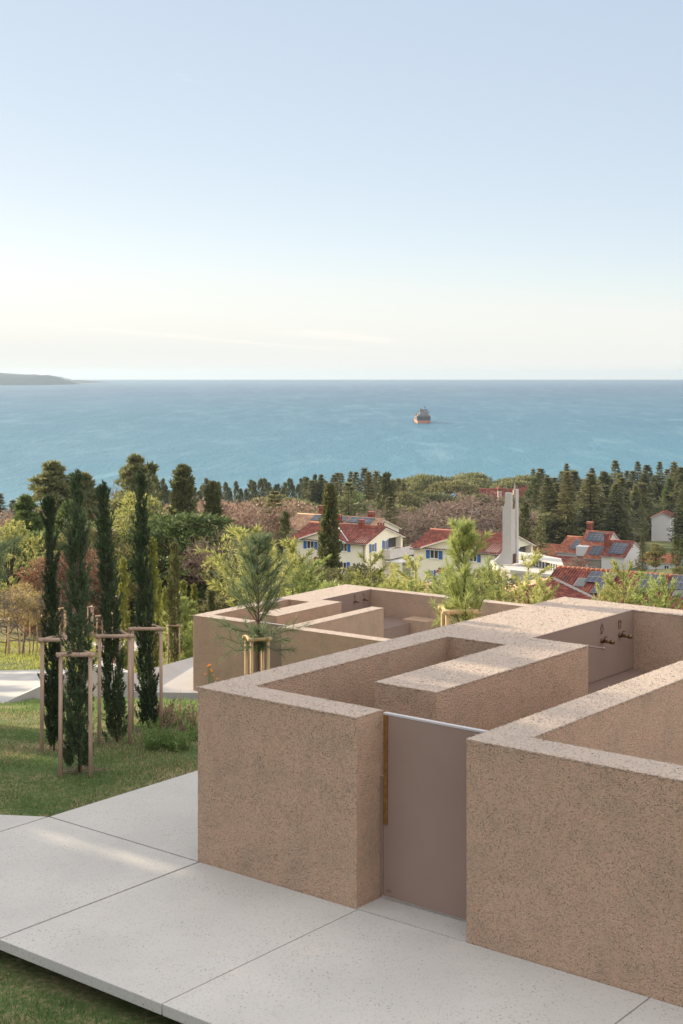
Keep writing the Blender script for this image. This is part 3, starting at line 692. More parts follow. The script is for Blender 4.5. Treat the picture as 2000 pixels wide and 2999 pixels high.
for x0, x1, yt, Y, hh, lb in ((1095*.268+200, 1215*.268+200, 1770, 54.3, 1.78, 'stake frame round the olive green cypress next to the far enclosure'),
                       (905*.268+200, 1012*.268+200, 1787, 52.8, 1.78, 'stake frame half hidden behind the rightmost dark cypress'),
                       (528*.268+200, 665*.268+200, 1807, 54, 1.78, 'stake frame round the small cypress beside the square post'),
                       (1320*.268+200, 1353*.268+200, 1832, 64, 1.7, 'narrow looking far stake frame touching the distant enclosure corner'),
                       (215*.268+200, 272*.268+200, 1768, 74, 1.75, 'far stake frame on bare soil above the lower path'),
                       (315*.268+200, 400*.268+200, 1808, 66, 1.75, 'stake frame glimpsed between the second and third dark cypresses')):
    a = px(x0, yt, Y); b = px(x1, yt, Y); w = (b.x-a.x)/2/math.sin(math.pi/3); cx = (a.x+b.x)/2
    stake_frame('stake_frame', (cx, Y+w*.5, th(cx, Y)), hh, w, random.uniform(-.1, .1), lb, LF)
SAP = bare(41, 3.4, 1, 'barkg', 4, .012, thin=.28); SAPL = []
for (x0, x1), Y, lb, lb2 in (((-60*.1913, 160*.1913), 66, 'leftmost pale stake frame on the sunny grass bank', 'thin bare sapling in the leftmost pale frame on the bank'),
                         ((270*.1913, 435*.1913), 67.5, 'second pale stake frame from the left on the sunny grass bank', 'thin bare sapling in the second pale frame from the left'),
                         ((550*.1913, 695*.1913), 70, 'pale stake frame on the bank just left of the dark cypresses', 'thin bare sapling in the pale frame just left of the dark cypresses'),
                         ((900*.1913, 1005*.1913), 75, 'pale stake frame seen between the two leftmost dark cypresses', None)):
    a = px(x0, 0, Y); b = px(x1, 0, Y); w = (b.x-a.x)/2/math.sin(math.pi/3)*.9; cx = (a.x+b.x)/2
    stake_frame('stake_frame', (cx, Y+.3, th(cx, Y)), 1.75, w, random.uniform(-.5, .5), lb, 'pale stake frames on the grass bank', 'stake2', .035)
    if lb2: plant(SAP, 'bare_sapling', (cx, Y+.3, th(cx, Y)), lb2, 'sapling', 'saplings on the grass bank', 3.6/SAP.h)
post = empty('square_post', px(337, 0, 57)*1.0, R(20), 'tall square brown metal post by the lower path, behind the third cypress', 'post')
post.location.z = th(post.location.x, 57)
MB().box(-.12, .12, -.12, .12, -.3, 3.0).build('column', mat_simple('rust_brown_steel', (.34, .19, .14), .7, .2), post, bevel=.01)
MB().box(-.13, .13, -.13, .13, 3.0, 3.03).build('cap', M['trim'], post)

# caged young pines by the enclosures
PB = needle_pine(53, 3.9, 1.1, 11, 6, 6, 19, .20, .007, 'pineB', .38, 1.0, 2, .15, True, False, 90)
PG = needle_pine(52, 3.5, .82, 9, 5, 5, 26, .17, .009, 'pineG', .40, 1.5, 0, .25, True, False, 30)
c = px(748, 1960, 29); gz = th(c.x, c.y)
e = plant(PB, 'young_pine', (c.x+.05, c.y+.1, gz), 'open blue green young pine in a wooden cage before the far enclosure', 'pine', None, (px(752, 1560, 29).z-gz)/PB.h, None, 1.0)
def cage(c, h, w, ang, lb, mat): return stake_frame('tree_cage', c, h, w, ang, lb, 'wooden cages round young pines', mat, .036, 4, .02)
cage((c.x+.03, c.y+.1, gz), px(0, 1872, 29).z-gz, .25, .38, 'wooden four post cage holding the open blue green pine', 'stake2')
c = px(1358, 1800, 22.9); gz = th(c.x, c.y)
PGt = px(1372, 1525, 22.9).z-gz
e = plant(PG, 'young_pine', (c.x+.03, c.y+.2, gz), 'bushy bright green young pine in a wooden cage behind the near enclosure', 'pine', None, PGt/PG.h, None, 2.0)
cage((c.x-.08, c.y+.15, gz), px(0, 1792, 22.9).z-gz, .30, .1, 'wooden cage holding the bushy bright green pine behind the near wall', 'stake2')

# row of young yellow-green pines behind the far enclosure
YP = [needle_pine(60+i, 4.8, 1.25+.2*(i % 2), 8, 5, 5, 13, .28, .034, mm, .10, .8, 0, .3, True, True) for i, mm in enumerate(('pineY', 'pineG', 'pineY', 'pineG'))]
row = [(562, 1212, 64, 0, 1.25, 'tall bright yellow pine behind the caged blue green pine'), (622, 1240, 70, 2, 1.1, 'pale yellow pine left of the cream house'),
       (672, 1238, 66, 2, 1.2, 'loose yellow green pine in front of the cream house left end'), (700, 1290, 62, 1, 1.1, 'grey green bushy pine below the cream house'),
       (850, 1268, 66, 0, 1.0, 'yellow green pine in front of the balcony of the cream house'), (790, 1322, 60, 2, 1.0, 'low golden bush at the foot of the tall cypress'),
       (955, 1278, 66, 0, 1.05, 'round yellow green pine left of the bushy caged pine'), (905, 1300, 68, 2, .9, 'thin golden pine behind the far enclosure wall, between two fuller pines'),
       (1130, 1290, 66, 3, .75, 'narrow darker pine just right of the bushy caged pine'), (1152, 1312, 64, 0, .9, 'small golden pine between the bushy caged pine and the tower'),
       (1212, 1272, 62, 0, 1.1, 'open yellow pine in front of the white tower building'), (1250, 1330, 58, 2, .9, 'low golden pine below the white pointed terrace'),
       (1432, 1292, 50, 0, .85, 'tall thin yellow pine in front of the solar panel roof'), (1400, 1322, 52, 2, .8, 'short yellow pine on the left of the tall thin one before the solar roof'),
       (1462, 1330, 52, 1, .8, 'bushy green yellow pine right of the tall thin one before the solar roof'), (1528, 1325, 46, 1, .9, 'green pine at the right in front of the solar panel roof'),
       (1010, 1320, 68, 1, .9, 'green pine tuft half hidden behind the bushy caged pine'), (600, 1262, 60, 2, 1.1, 'golden pine directly behind the caged blue green pine, low and broad')]
for vx, vy, Y, k, wf, lb in row: tree_at(YP[k], 'young_pine', vx, vy, Y, lb, 'pine', 'young pines behind the far enclosure', wf)

# air between here and the far coast
hz = MB().box(-9500, 9500, -60, 12600, SEA-14, 24).build('haze', None)
hm_ = bpy.data.materials.new('haze_air'); hm_.use_nodes = True; ht = hm_.node_tree; ht.nodes.remove(ht.nodes['Principled BSDF'])
pv_ = ht.nodes.new('ShaderNodeVolumePrincipled'); pv_.inputs['Color'].default_value = (.43, .55, .68, 1); pv_.inputs['Density'].default_value = 6.5e-5; pv_.inputs['Anisotropy'].default_value = .35
ht.links.new(pv_.outputs[0], ht.nodes['Material Output'].inputs['Volume']); hz.data.materials.append(hm_); tag(hz, kind='stuff')
# ------------------------------------------------------------------ buildings
AX = R(-32)
class Fr:                        # a building's own frame: x along its ridge (right and near), y away, z up
    def __init__(s, o, ang=AX): s.o = Vector(o); s.a = ang; s.m = Matrix.Translation(s.o) @ Matrix.Rotation(ang, 4, 'Z'); s.i = s.m.inverted()
    def on(s, x, y, p0, n):      # photo pixel -> local point on the local plane through p0 with normal n
        c = s.i @ Vector((0, 0, HC)); q = s.i @ px(x, y, 100.0); d = q-c; n = Vector(n); t = (Vector(p0)-c).dot(n)/d.dot(n); return c+d*t
def roof(parent, p0, e, u, le, ls, mat, pitch=.3, amp=.07, keep=None, name='roof', thick=.10):
    """tiled roof plane: p0 eave start, e along the eave, u up the slope"""
    p0 = np.array(p0, float); e = np.array(e, float); e /= np.linalg.norm(e); u = np.array(u, float); u /= np.linalg.norm(u); n = np.cross(e, u)
    if n[2] < 0: n = -n
    nc = max(2, int(round(le/pitch)))*6+1; rows = []
    nr = max(1, int(round(ls/.4)))
    for r in range(nr): rows += [(r/nr*ls, .03), ((r+.97)/nr*ls, 0.)]
    rows.append((ls, 0.)); E_ = np.linspace(0, le, nc); sv = np.array([r[0] for r in rows]); so = np.array([r[1] for r in rows])
    wave = amp*(np.abs(np.cos(np.pi*E_/pitch))*2-1)
    P = p0+E_[None, :, None]*e+sv[:, None, None]*u+(wave[None, :]+so[:, None]+.05)[..., None]*n
    nrw = len(rows); idx = np.arange(nrw*nc).reshape(nrw, nc)
    Fc = np.stack([idx[:-1, :-1], idx[:-1, 1:], idx[1:, 1:], idx[1:, :-1]], -1)
    if keep is not None:
        ce = (E_[:-1]+E_[1:])/2; cs = (sv[:-1]+sv[1:])/2; k = keep(*np.meshgrid(ce, cs)); Fc = Fc[k]
    Fc = Fc.reshape(-1, 4); UV = np.stack(np.broadcast_arrays(E_[None, :]+0*sv[:, None], sv[:, None]+0*E_[None, :]), -1).reshape(-1, 2)
    me = np_mesh(name, P.reshape(-1, 3), Fc, mat); uvl = me.uv_layers.new(name='UVMap'); uvl.data.foreach_set('uv', UV[np.array(Fc)].reshape(-1).astype(np.float32))
    o = link(name, me, parent)
    if thick and keep is None:   # boarding under the tiles, with the verge boards
        a = p0-n*thick; q = [a+e*.04, a+e*(le-.04), a+e*(le-.04)+u*ls, a+e*.04+u*ls]; b = [x+n*(thick-.02) for x in q]
        MB().quadbox([tuple(x) for x in q]+[tuple(x) for x in b]).build('verge', M['whitew'], o)
    return o
def gable_roof(parent, x0, x1, y0, y1, ze, rise, mat, ov=.4, ovx=.35, pitch=.3):
    hw = (y1-y0)/2; sl = rise/hw; ym = (y0+y1)/2; ls = math.hypot(hw+ov, (hw+ov)*sl); le = x1-x0+2*ovx
    a = roof(parent, (x0-ovx, y0-ov, ze-ov*sl), (1, 0, 0), (0, 1, sl), le, ls, mat, pitch)
    b = roof(parent, (x1+ovx, y1+ov, ze-ov*sl), (-1, 0, 0), (0, -1, sl), le, ls, mat, pitch)
    MB().tube([(x0-ovx, ym, ze+rise+.09), (x1+ovx, ym, ze+rise+.09)], .11, 8).build('ridge', mat, a, True)
    return a, b
def gable_body(m, x0, x1, y0, y1, z0, ze, rise):
    ym = (y0+y1)/2; prof = [(y0, z0), (y1, z0), (y1, ze), (ym, ze+rise), (y0, ze)]
    b = len(m.v); m.v += [(x0, y, z) for y, z in prof]+[(x1, y, z) for y, z in prof]
    m.f += [[b+4, b+3, b+2, b+1, b], [b+5, b+6, b+7, b+8, b+9]]+[[b+i, b+(i+1) % 5, b+5+(i+1) % 5, b+5+i] for i in range(5)]
    return m
def window(parent, face, c0, c1, z0, z1, sh='blue', at=0.0, div=True, shut=.0):
    """face 'f': on the front wall (y=at), c along x; face 'g': on the right gable (x=at), c along y"""
    def bx(m, a0, a1, b0, b1, o0, o1):
        if face == 'f': m.box(a0, a1, at-o1, at-o0, b0, b1)
        else: m.box(at+o0, at+o1, a0, a1, b0, b1)
        return m
    w = MB(); t = .07
    for q in ((c0, c0+t, z0, z1), (c1-t, c1, z0, z1), (c0+t, c1-t, z0, z0+t), (c0+t, c1-t, z1-t, z1)): bx(w, *q, 0, .06)
    if div: bx(w, (c0+c1)/2-.04, (c0+c1)/2+.04, z0+t, z1-t, 0, .055)
    bx(w, c0-.06, c1+.06, z0-.07, z0-.002, 0, .12)
    f = w.build('window', M['whitew'], parent)
    bx(MB(), c0+t, c1-t, z0+t, z1-t, .0, .025).build('pane', M['glass'], f)
    if sh:
        sw = (c1-c0)/2*.92
        for a0, a1 in ((c0-sw, c0-.01), (c1+.01, c1+sw)):
            s_ = bx(MB(), a0, a1, z0-.03, z1+.03, .02, .06)
            for k in range(9):
                zz = z0+.08+(z1-z0-.16)*k/8; bx(s_, a0+.07, a1-.07, zz, zz+.05, .06, .068)
            s_.build('shutter', M[sh], f)
    return f
def chimney(parent, x, y, z0, z1, w=.5, mat='brick', cap='tiles'):
    c = MB().box(x-w/2, x+w/2, y-w/2, y+w/2, z0, z1).build('chimney', M[mat], parent)
    m = MB().box(x-w*.62, x+w*.62, y-w*.62, y+w*.62, z1+.002, z1+.10)
    for i in (-1, 1):
        for j in (-1, 1): m.box(x+i*w*.42-.06, x+i*w*.42+.06, y+j*w*.42-.06, y+j*w*.42+.06, z1+.10, z1+.34)
    m.box(x-w*.68, x+w*.68, y-w*.68, y+w*.68, z1+.34, z1+.46); m.build('cap', M[cap], c)
    return c
def pv(parent, p0, e, u, e0, e1, s0, s1, nc, nr, lift=.16):
    p0 = Vector(p0); e = Vector(e).normalized(); u = Vector(u).normalized(); n = e.cross(u); n = n if n.z > 0 else -n
    q = [p0+e*a+u*b+n*lift for a, b in ((e0, s0), (e1, s0), (e1, s1), (e0, s1))]; t = [p+n*.04 for p in q]
    m = MB().quadbox(q+t); me = m.mesh('solar_panel', M['pv']); uv = me.uv_layers.new(name='UVMap')
    cs = [(0, 0), (nc, 0), (nc, nr*.85), (0, nr*.85)]
    for i in range(4): uv.data[4+i].uv = cs[i]
    return link('solar_panel', me, parent)

def cream_house(L, W, H, rise, full=True):
    h = empty('cream_house'); LG0, LG1, LZ0, LZ1 = 6.1, 9.55, 3.85, 5.35
    w = gable_body(MB(), -L, -1.8, 0, W, -1.5, H, rise)
    w.box(-1.8, 0, 0, W, -1.5, LZ0-.002)                       # gable end bay with the open loggia
    w.box(-1.8, 0, 0, LG0, LZ0, LZ1); w.box(-1.8, 0, LG1, W, LZ0, LZ1-.03)
    ym = W/2; b = len(w.v); pr = [(0, LZ1+.002), (W, LZ1+.002), (ym, H+rise)]
    w.v += [(-1.8, y, z) for y, z in pr]+[(0, y, z) for y, z in pr]; w.f += [[b, b+2, b+1], [b+3, b+4, b+5], [b, b+1, b+4, b+3], [b+1, b+2, b+5, b+4], [b+2, b, b+3, b+5]]
    w.build('wall', M['cream'], h)
    rf, _ = gable_roof(h, -L, 0, 0, W, H, rise, M['tiles'])
    # front cross gable
    x0, x1 = -10.5, -2.9; xc = (x0+x1)/2; hw = (x1-x0)/2; sl = 1.25/hw; zr = H+1.25
    g = MB(); b = len(g.v); pr = [(x0+.3, H-.05), (x1-.3, H-.05), (xc, zr-.12)]
    g.v += [(x, -.28, z) for x, z in pr]+[(x, 2.0, z) for x, z in pr]; g.f += [[b, b+1, b+2], [b+5, b+4, b+3], [b, b+3, b+4, b+1], [b+1, b+4, b+5, b+2], [b+2, b+5, b+3, b]]
    g.build('wall', M['cream'], h)
    ls = math.hypot(hw, 1.25)
    for p, e, u, ln in (((x0, 2.6, H), (0, -1, 0), (1, 0, sl), 3.2), ((x1, -.6, H), (0, 1, 0), (-1, 0, sl), 3.2)): roof(h, p, e, u, ln, ls, M['tiles'], thick=.09)
    for a, c in ((x0, xc), (x1, xc)):
        MB().tube([(a, -.63, H-.02), (c, -.63, zr-.02)], .09, 4).build('fascia', M['whitew'], h)
    MB().quadbox([(x1+.02, 0.0, H+.08), (x1+.2, 0.0, H+.14), (xc+.2, 3.65, zr+.12), (xc, 3.65, zr+.12), (x1+.02, 0.0, H+.12), (x1+.2, 0.0, H+.18), (xc+.2, 3.65, zr+.16), (xc, 3.65, zr+.16)]).build('valley_flashing', M['trim'], h)
    MB().tube([(-L-.3, -.5, H-.22), (x0-.1, -.5, H-.22)], .07, 6).build('gutter', M['louvre'], h)
    MB().tube([(.3, -.5, H-.22), (x1+.1, -.5, H-.22)], .07, 6).build('gutter', M['louvre'], h)
    MB().tube([(-.25, -.45, H-.25), (-.25, -.08, H-.6), (-.25, -.08, 0)], .05, 6).build('downpipe', M['louvre'], h)
    for c0, c1 in ((-9.45, -8.25), (-3.95, -2.9)): window(h, 'f', c0, c1, 4.0, 5.15)
    for c0, c1 in ((-9.4, -8.9), (-4.1, -3.0)): window(h, 'f', c0, c1, 1.35, 2.55)
    window(h, 'g', 1.35, 2.3, 3.95, 5.05); window(h, 'g', 4.75, 5.6, 3.9, 5.2)
    MB().box(-.9, -.82, LG0+.03, LG1-.03, LZ0, LZ1-.01).build('loggia_wall', M['glass'], h)
    ry = (-8.1, -6.3)
    roof(h, (ry[0], -1.15, 2.35), (1, 0, 0), (0, 1, .45), 1.8, 1.25, M['tiles'], name='porch_roof')
    # balcony with parapet, slatted pergola below
    bl = MB().box(.003, 1.3, 4.2, 10.9, 2.75, 2.9); bl.box(1.18, 1.3, 4.2, 10.9, 2.902, 4.0).box(.003, 1.178, 4.2, 4.32, 2.902, 4.0); bl.build('balcony', M['grey_conc'], h)
    pg = MB().box(.003, 2.9, 4.6, 4.7, 2.3, 2.44).box(.003, 2.9, 10.2, 10.3, 2.3, 2.44).box(2.75, 2.85, 4.7, 10.2, 2.3, 2.42)
    for k in range(28): y = 4.75+k*.2; pg.box(.01, 2.95, y, y+.11, 2.443, 2.5)
    for y in (4.65, 7.5, 10.25): pg.box(2.72, 2.82, y-.05, y+.05, -1, 2.298)
    pg.build('pergola', M['whitew'], h)
    return h
H1 = Fr((3.26, 190, th(3.26, 190))); zg = -22.6
ch1 = cream_house(11.77, 10.0, 5.3, 1.65); ch1.location = (3.26, 190, -22.6); ch1.rotation_euler.z = AX
ch2 = copy_tree(ch1); ch2.location = (19.1, 172, -21.6)
f = H1; 
for x, y, z1 in ((-3.2, 4.2, 7.5), (-.9, 5.6, 7.1)): chimney(ch1, x, y, 5.6, z1, .62, 'brick', 'tiles')
tag(ch1, 'cream house with blue shutters, red roof and balcony, standing behind the tall cypress', 'house', 'cream houses with blue shutters')
tag(ch2, 'cream house with blue shutters and red roof partly behind the white tower', 'house', 'cream houses with blue shutters')
# things on the loggia of the first house
def loc1(x, y, z): return Fr((3.26, 190, -22.6)).m @ Vector((x, y, z))
def stool(p, rz, label):
    e = empty('balcony_chair', p, rz, label, 'chair', 'yellow balcony chairs')
    MB().box(-.22, .22, -.22, .22, .42, .46).build('seat', M['yellow'], e); MB().box(-.22, .22, .19, .23, .46, .92).build('backrest', M['yellow'], e)
    for i in (-1, 1):
        for j in (-1, 1): MB().box(i*.19-.02, i*.19+.02, j*.19-.02, j*.19+.02, 0, .418).build('leg', M['louvre'], e)
stool(loc1(.55, 6.6, 2.91), 1.0, 'yellow chair on the balcony of the cream house, left of the table'); stool(loc1(.5, 8.9, 2.91), 2.2, 'yellow chair on the balcony of the cream house, right of the table')
e = empty('balcony_table', loc1(.6, 7.7, 2.91), 0, 'small dark table between two yellow chairs on the balcony', 'table')
MB().box(-.45, .45, -.35, .35, 1.0, 1.05).build('table_top', M['louvre'], e)
for i in (-1, 1):
    for j in (-1, 1): MB().box(i*.4-.03, i*.4+.03, j*.3-.03, j*.3+.03, 0, .998).build('leg', M['louvre'], e)

# the long tiled house behind it, with solar panels
def put(name, fr, label, cat, group=None):
    e = empty(name, fr.o, fr.a, label, cat, group); return e
f = Fr((6.3, 212, 0)); zr = -16.35
b = put('long_house', f, 'long house with weathered tan tiles and grey solar panels, behind the first cream house', 'house')
gable_body(MB(), -15.3, -.2, -5, 5, -27, zr-1.75, 1.7).build('wall', M['cream'], b)
gable_roof(b, -15.2, -.2, -5, 5, zr-1.75, 1.72, M['tilew'])
sl = .35; u0 = (0, 1, sl)
for e0, e1 in ((3.6, 6.9), (7.3, 9.6), (10.2, 14.3)): pv(b, (-15.5, -5.4, zr-1.75-.14), (1, 0, 0), u0, e0, e1, 3.6, 5.5, int((e1-e0)/1.0), 2)
for x, y, z1 in ((-11.3, .6, zr+1.0), (-6.6, -2.2, zr+.1), (-2.6, .8, zr+.5)): chimney(b, x, y, zr-1.5, z1, .8, 'brick', 'tiles')

# white sculptural tower on the curved white building
f = Fr((18.0, 150, -14.75)); t = put('white_tower', f, 'tall white sculpted tower with two fins and a gap between their tops', 'tower')
H = 7.6
prof = [(0, 0), (0, H), (-.74, H), (-.74, H-1.1)]+[(-.74-.28*q, H-1.1-.75*q) for q in np.linspace(.15, 1, 6)]+[(-1.03, 1.9)]+[(-1.03-1.25*(q**2.2), 1.9-1.85*q) for q in np.linspace(.15, 1, 9)]+[(-2.28, 0)]
m = MB(); n = len(prof); m.v = [(x, 0, z) for x, z in prof]+[(x, .34, z) for x, z in prof]
m.f = [list(range(n))[::-1], list(range(n, 2*n))]+[[i, (i+1) % n, n+(i+1) % n, n+i] for i in range(n)]
m.build('fin', M['tower'], t)
MB().box(-.22, -.12, .342, 1.35, 0, H-1.85).build('shaft', M['tower'], t)
MB().box(-.16, 0, 1.352, 1.85, 0, H+.28).build('fin', M['tower'], t)
MB().box(-.125, -.04, .42, .80, 3.35, 3.75).build('bracket', M['tower'], t)
lv = MB().box(-.118, -.02, .36, 1.30, .05, .12).box(-.118, -.02, .36, 1.30, .98, 1.05)
for k in range(9): lv.box(-.118, -.05, .38, 1.28, .14+k*.095, .2+k*.095)
lv.build('louvre', M['louvre'], t)
bld = empty('white_building', (0, 0, 0), 0, 'low white building with curved parapet and pointed corner, under the sculpted tower', 'building')
def bp(x, Y): v = px(x, 0, Y); return (v.x, v.y)
pts = [bp(1440, 152.5), bp(1452, 148.6), bp(1470, 146.4), bp(1497, 145.2), bp(1540, 144.2), bp(1590, 142.6), bp(1652, 141), bp(1640, 156), bp(1480, 164)]
MB().prism(pts, -20.5, -14.85).build('wall', M['tower'], bld)
rim = MB()
for i in range(6):
    (xa, ya), (xb, yb) = pts[i], pts[i+1]; d = Vector((xb-xa, yb-ya, 0)).normalized(); nn = Vector((d.y, -d.x, 0))*.12
    rim.quadbox([(xa+nn.x, ya+nn.y, -14.93), (xb+nn.x, yb+nn.y, -14.93), (xb-2*nn.x, yb-2*nn.y, -14.93), (xa-2*nn.x, ya-2*nn.y, -14.93), (xa+nn.x, ya+nn.y, -14.62), (xb+nn.x, yb+nn.y, -14.62), (xb-2*nn.x, yb-2*nn.y, -14.62), (xa-2*nn.x, ya-2*nn.y, -14.62)])
rim.build('parapet', M['tower'], bld)
pc = [bp(1560, 150), bp(1605, 147.5), bp(1642, 145), bp(1638, 148), bp(1570, 152.5)]
MB().prism(pc, -14.84, -14.1).build('clerestory', M['glass'], bld)
ml = MB()
for i in range(4):
    (xa, ya), (xb, yb) = pc[i], pc[i+1]
    for k in range(6): q = k/5; x = xa+(xb-xa)*q; y = ya+(yb-ya)*q; MB().box(x-.07, x+.07, y-.09, y+.05, -14.83, -14.11).build('mullion', M['whitew'], bld)

pr = [bp(1535, 150), bp(1602, 146.9), bp(1650, 144), bp(1643, 149), bp(1552, 153.5)]
MB().prism(pr, -14.09, [-13.93, -13.95, -14.0, -13.95, -13.9]).build('roof', M['tower'], bld)

# the group of white houses with orange roofs and solar panels, further down
f = Fr((57.98, 290, 0)); b = put('tiled_house', f, 'white gabled house with orange tiled roofs, solar panels and a tall brown chimney', 'house')
ze = -32.2
gable_body(MB(), -5.0, 0, 0, 11, -38.5, ze, 2.55).build('wall', M['white'], b)
gable_roof(b, -5.0, 0, 0, 11, ze, 2.6, M['tiles3'], .3, .3)
gable_body(MB(), -11.7, -6.0, 5.2, 13.2, -38.5, -30.7, 2.25).build('wall', M['white'], b)
gable_roof(b, -11.7, -6.0, 5.2, 13.2, -30.7, 2.3, M['tiles2'], .35, .3)
gable_body(MB(), -16.5, -9.9, 3.6, 16.5, -38.5, -32.5, 2.5).build('wall', M['white'], b)
gable_roof(b, -16.5, -9.9, 3.6, 16.5, -32.5, 2.55, M['tiles2'], .35, .3)
sl2 = 2.3/4
roof(b, (-9.4, .9, -33.2), (1, 0, 0), (0, 1, sl2), 4.0, 4.6, M['tiles2'])
MB().prism([(-9.2, 1.2), (-5.6, 1.2), (-5.6, 5.15), (-9.2, 5.15)], -38.5, [-33.2, -33.2, -30.95, -30.95]).build('wall', M['stone'], b)
MB().box(-11.9, -9.5, 3.1, 5.1, -33, -31.0).build('dormer', M['white'], b)
roof(b, (-25.5, 2.0, -33.6), (1, 0, 0), (0, 1, .33), 9.2, 6.4, M['tiles2']); roof(b, (-25.5, 14.2, -33.6), (1, 0, 0), (0, -1, .33), 9.2, 6.4, M['tiles2'])
roof(b, (-19.5, -1.6, -34.6), (1, 0, 0), (0, 1, .3), 11.5, 4.6, M['tiles3'])
MB().prism([(-19.3, -1.3), (-8.3, -1.3), (-8.3, 2.8), (-19.3, 2.8)], -38.5, [-34.75, -34.75, -33.5, -33.5]).box(-25.2, -16.6, 2.3, 14, -38.5, -33.75).build('wall', M['white'], b)
pv(b, (-5.3, -.3, ze-.14), (1, 0, 0), (0, 1, 2.6/5.5), 1.3, 4.7, 1.1, 5.3, 4, 5)
pv(b, (-12, 4.85, -30.9), (1, 0, 0), (0, 1, sl2), .9, 5.6, 1.3, 4.6, 5, 4)
pv(b, (-9.4, .9, -33.2), (1, 0, 0), (0, 1, sl2), .7, 3.5, 1.2, 4.3, 3, 4)
pv(b, (-16.8, 3.25, -32.6), (1, 0, 0), (0, 1, .4), 2.6, 6.3, 1.6, 5.8, 4, 5)
chimney(b, -5.2, 3.4, -33.5, -28.4, .75, 'brick', 'brick'); chimney(b, -11.4, 9.6, -29.5, -26.9, 1.0, 'brick', 'tiles2')
window(b, 'g', 4.3, 5.0, -30.9, -29.9, None, .0, False); window(b, 'g', 3.2, 4.0, -34.8, -33.3, None, .0, False); window(b, 'g', 6.2, 7.0, -34.8, -33.3, None, .0, False); window(b, 'f', -8.6, -6.7, -36.2, -34.8, None, 1.198)
f = Fr(px(1938, 1668, 285)); z0 = f.o.z; f = Fr((f.o.x, f.o.y, 0)); b = put('low_house', f, 'low house with pale orange roof right of the white gabled house, half hidden by trees', 'house')
gable_body(MB(), -4.5, 3, 0, 6, z0-3, z0+1.5, 1.2).build('wall', M['white'], b); gable_roof(b, -4.5, 3, 0, 6, z0+1.5, 1.25, M['tiles2'], .4, .3)
window(b, 'f', .5, 1.5, z0-.2, z0+.9, None)
# white house at the forest edge
q = px(1963, 1560, 388); f = Fr((q.x, q.y, 0), R(-22)); b = put('white_house', f, 'plain white gabled house standing alone at the forest edge on the far right', 'house')
m = MB(); wd = 5.15; zz = q.z; m.v = [(-wd, 0, zz-3), (0, 0, zz-3), (0, 0, zz+4.3), (-wd*.42, 0, zz+5.4), (-wd, 0, zz+4.0)]; m.v += [(x, 7, z) for x, y, z in m.v]
m.f = [[0, 1, 2, 3, 4], [9, 8, 7, 6, 5]]+[[(i+1) % 5, i, 5+i, 5+(i+1) % 5] for i in range(5)]; m.build('wall', M['white'], b)
roof(b, (.5, -.4, zz+4.15), (0, 1, 0), (-wd*.42-.5, 0, 1.3), 7.8, 2.95, M['tiles3']); roof(b, (-wd-.4, 7.4, zz+3.85), (0, -1, 0), (wd*.58+.4, 0, 1.6), 7.8, 3.75, M['tiles3'])
m = MB().box(.003, .06, 2, 3, zz+1.8, zz+3); m.build('window', M['glass'], b)

# large tiled roof with solar panels close behind the near enclosure
f = Fr((17.54, 115, 0)); b = put('solar_house', f, 'long dark red tiled roof covered with solar panels, just behind the near enclosure', 'house')
zr = -10.27; sl = .42; hw = 7.0; ls = hw*math.hypot(1, sl)
a = roof(b, (0, -hw, zr-hw*sl), (1, 0, 0), (0, 1, sl), 17, ls, M['tiles3'], .24, .075)
roof(b, (17, hw, zr-hw*sl), (-1, 0, 0), (0, -1, sl), 17, ls, M['tiles3'], .24, .075)
rd = MB()
for i in range(42): rd.tube([(i*.405, 0, zr+.1), (i*.405+.43, 0, zr+.12)], [.12, .14], 8)
rd.build('ridge', M['tiles2'], a, True)
gable_body(MB(), .3, 16.7, -6.6, 6.6, -17.5, zr-6.6*sl-.1, 6.5*sl).build('wall', M['white'], b)
sw = .21
roof(b, (6.3, -13, -11.0-sw*6), (0, 1, 0), (-1, 0, sw), 13, 6*math.hypot(1, sw), M['tiles3'], .24, .075)
roof(b, (-3.7, 0, -11.0-sw*4), (0, -1, 0), (1, 0, sw), 13, 4*math.hypot(1, sw), M['tilew'], .24, .05)  # sunward side of the wing, its sunlight put into tan tile colour
MB().box(-3.4, 5.9, -12.6, -.5, -17.5, -12.5).build('wall', M['white'], b)
P0 = (0, 0, zr); NN = (0, -sl, 1)
v1 = f.on(1621.7, 1699.5, P0, NN); v2 = f.on(1728, 1751, P0, NN); v3 = v1+(v2-v1)*1.6; dn = Vector((.05, .10, 0))
MB().quadbox([tuple(v1-dn+Vector((0, 0, .05))), tuple(v3-dn+Vector((0, 0, .05))), tuple(v3+dn+Vector((0, 0, .14))), tuple(v1+dn+Vector((0, 0, .14))), tuple(v1-dn+Vector((0, 0, .16))), tuple(v3-dn+Vector((0, 0, .16))), tuple(v3+dn+Vector((0, 0, .22))), tuple(v1+dn+Vector((0, 0, .22)))]).build('valley_flashing', M['zinc'], b)
def arr(x0, y0, x1, y1, nc, nr):  # array between two photo pixels (lower left, upper right)
    p = f.on(x0, y0, P0, NN); q = f.on(x1, y1, P0, NN); k = math.hypot(1, sl)
    pv(b, P0, (1, 0, 0), (0, 1, sl), p.x, q.x, p.y*k, q.y*k, nc, nr, .2)
arr(1712, 1710, 1812, 1686, 5, 2); arr(1729, 1743, 1790, 1714, 3, 2); arr(1852, 1738, 1949, 1692, 5, 3); arr(1952, 1730, 2060, 1697, 6, 2)
p = f.on(1678, 1722, P0, NN); k = math.hypot(1, sl)
sk = MB(); 
def sl_box(m, x0, x1, y0, y1, h0, h1):
    return m.quadbox([(x, y, zr+sl*y+h) for h in (h0, h1) for x, y in ((x0, y0), (x1, y0), (x1, y1), (x0, y1))])
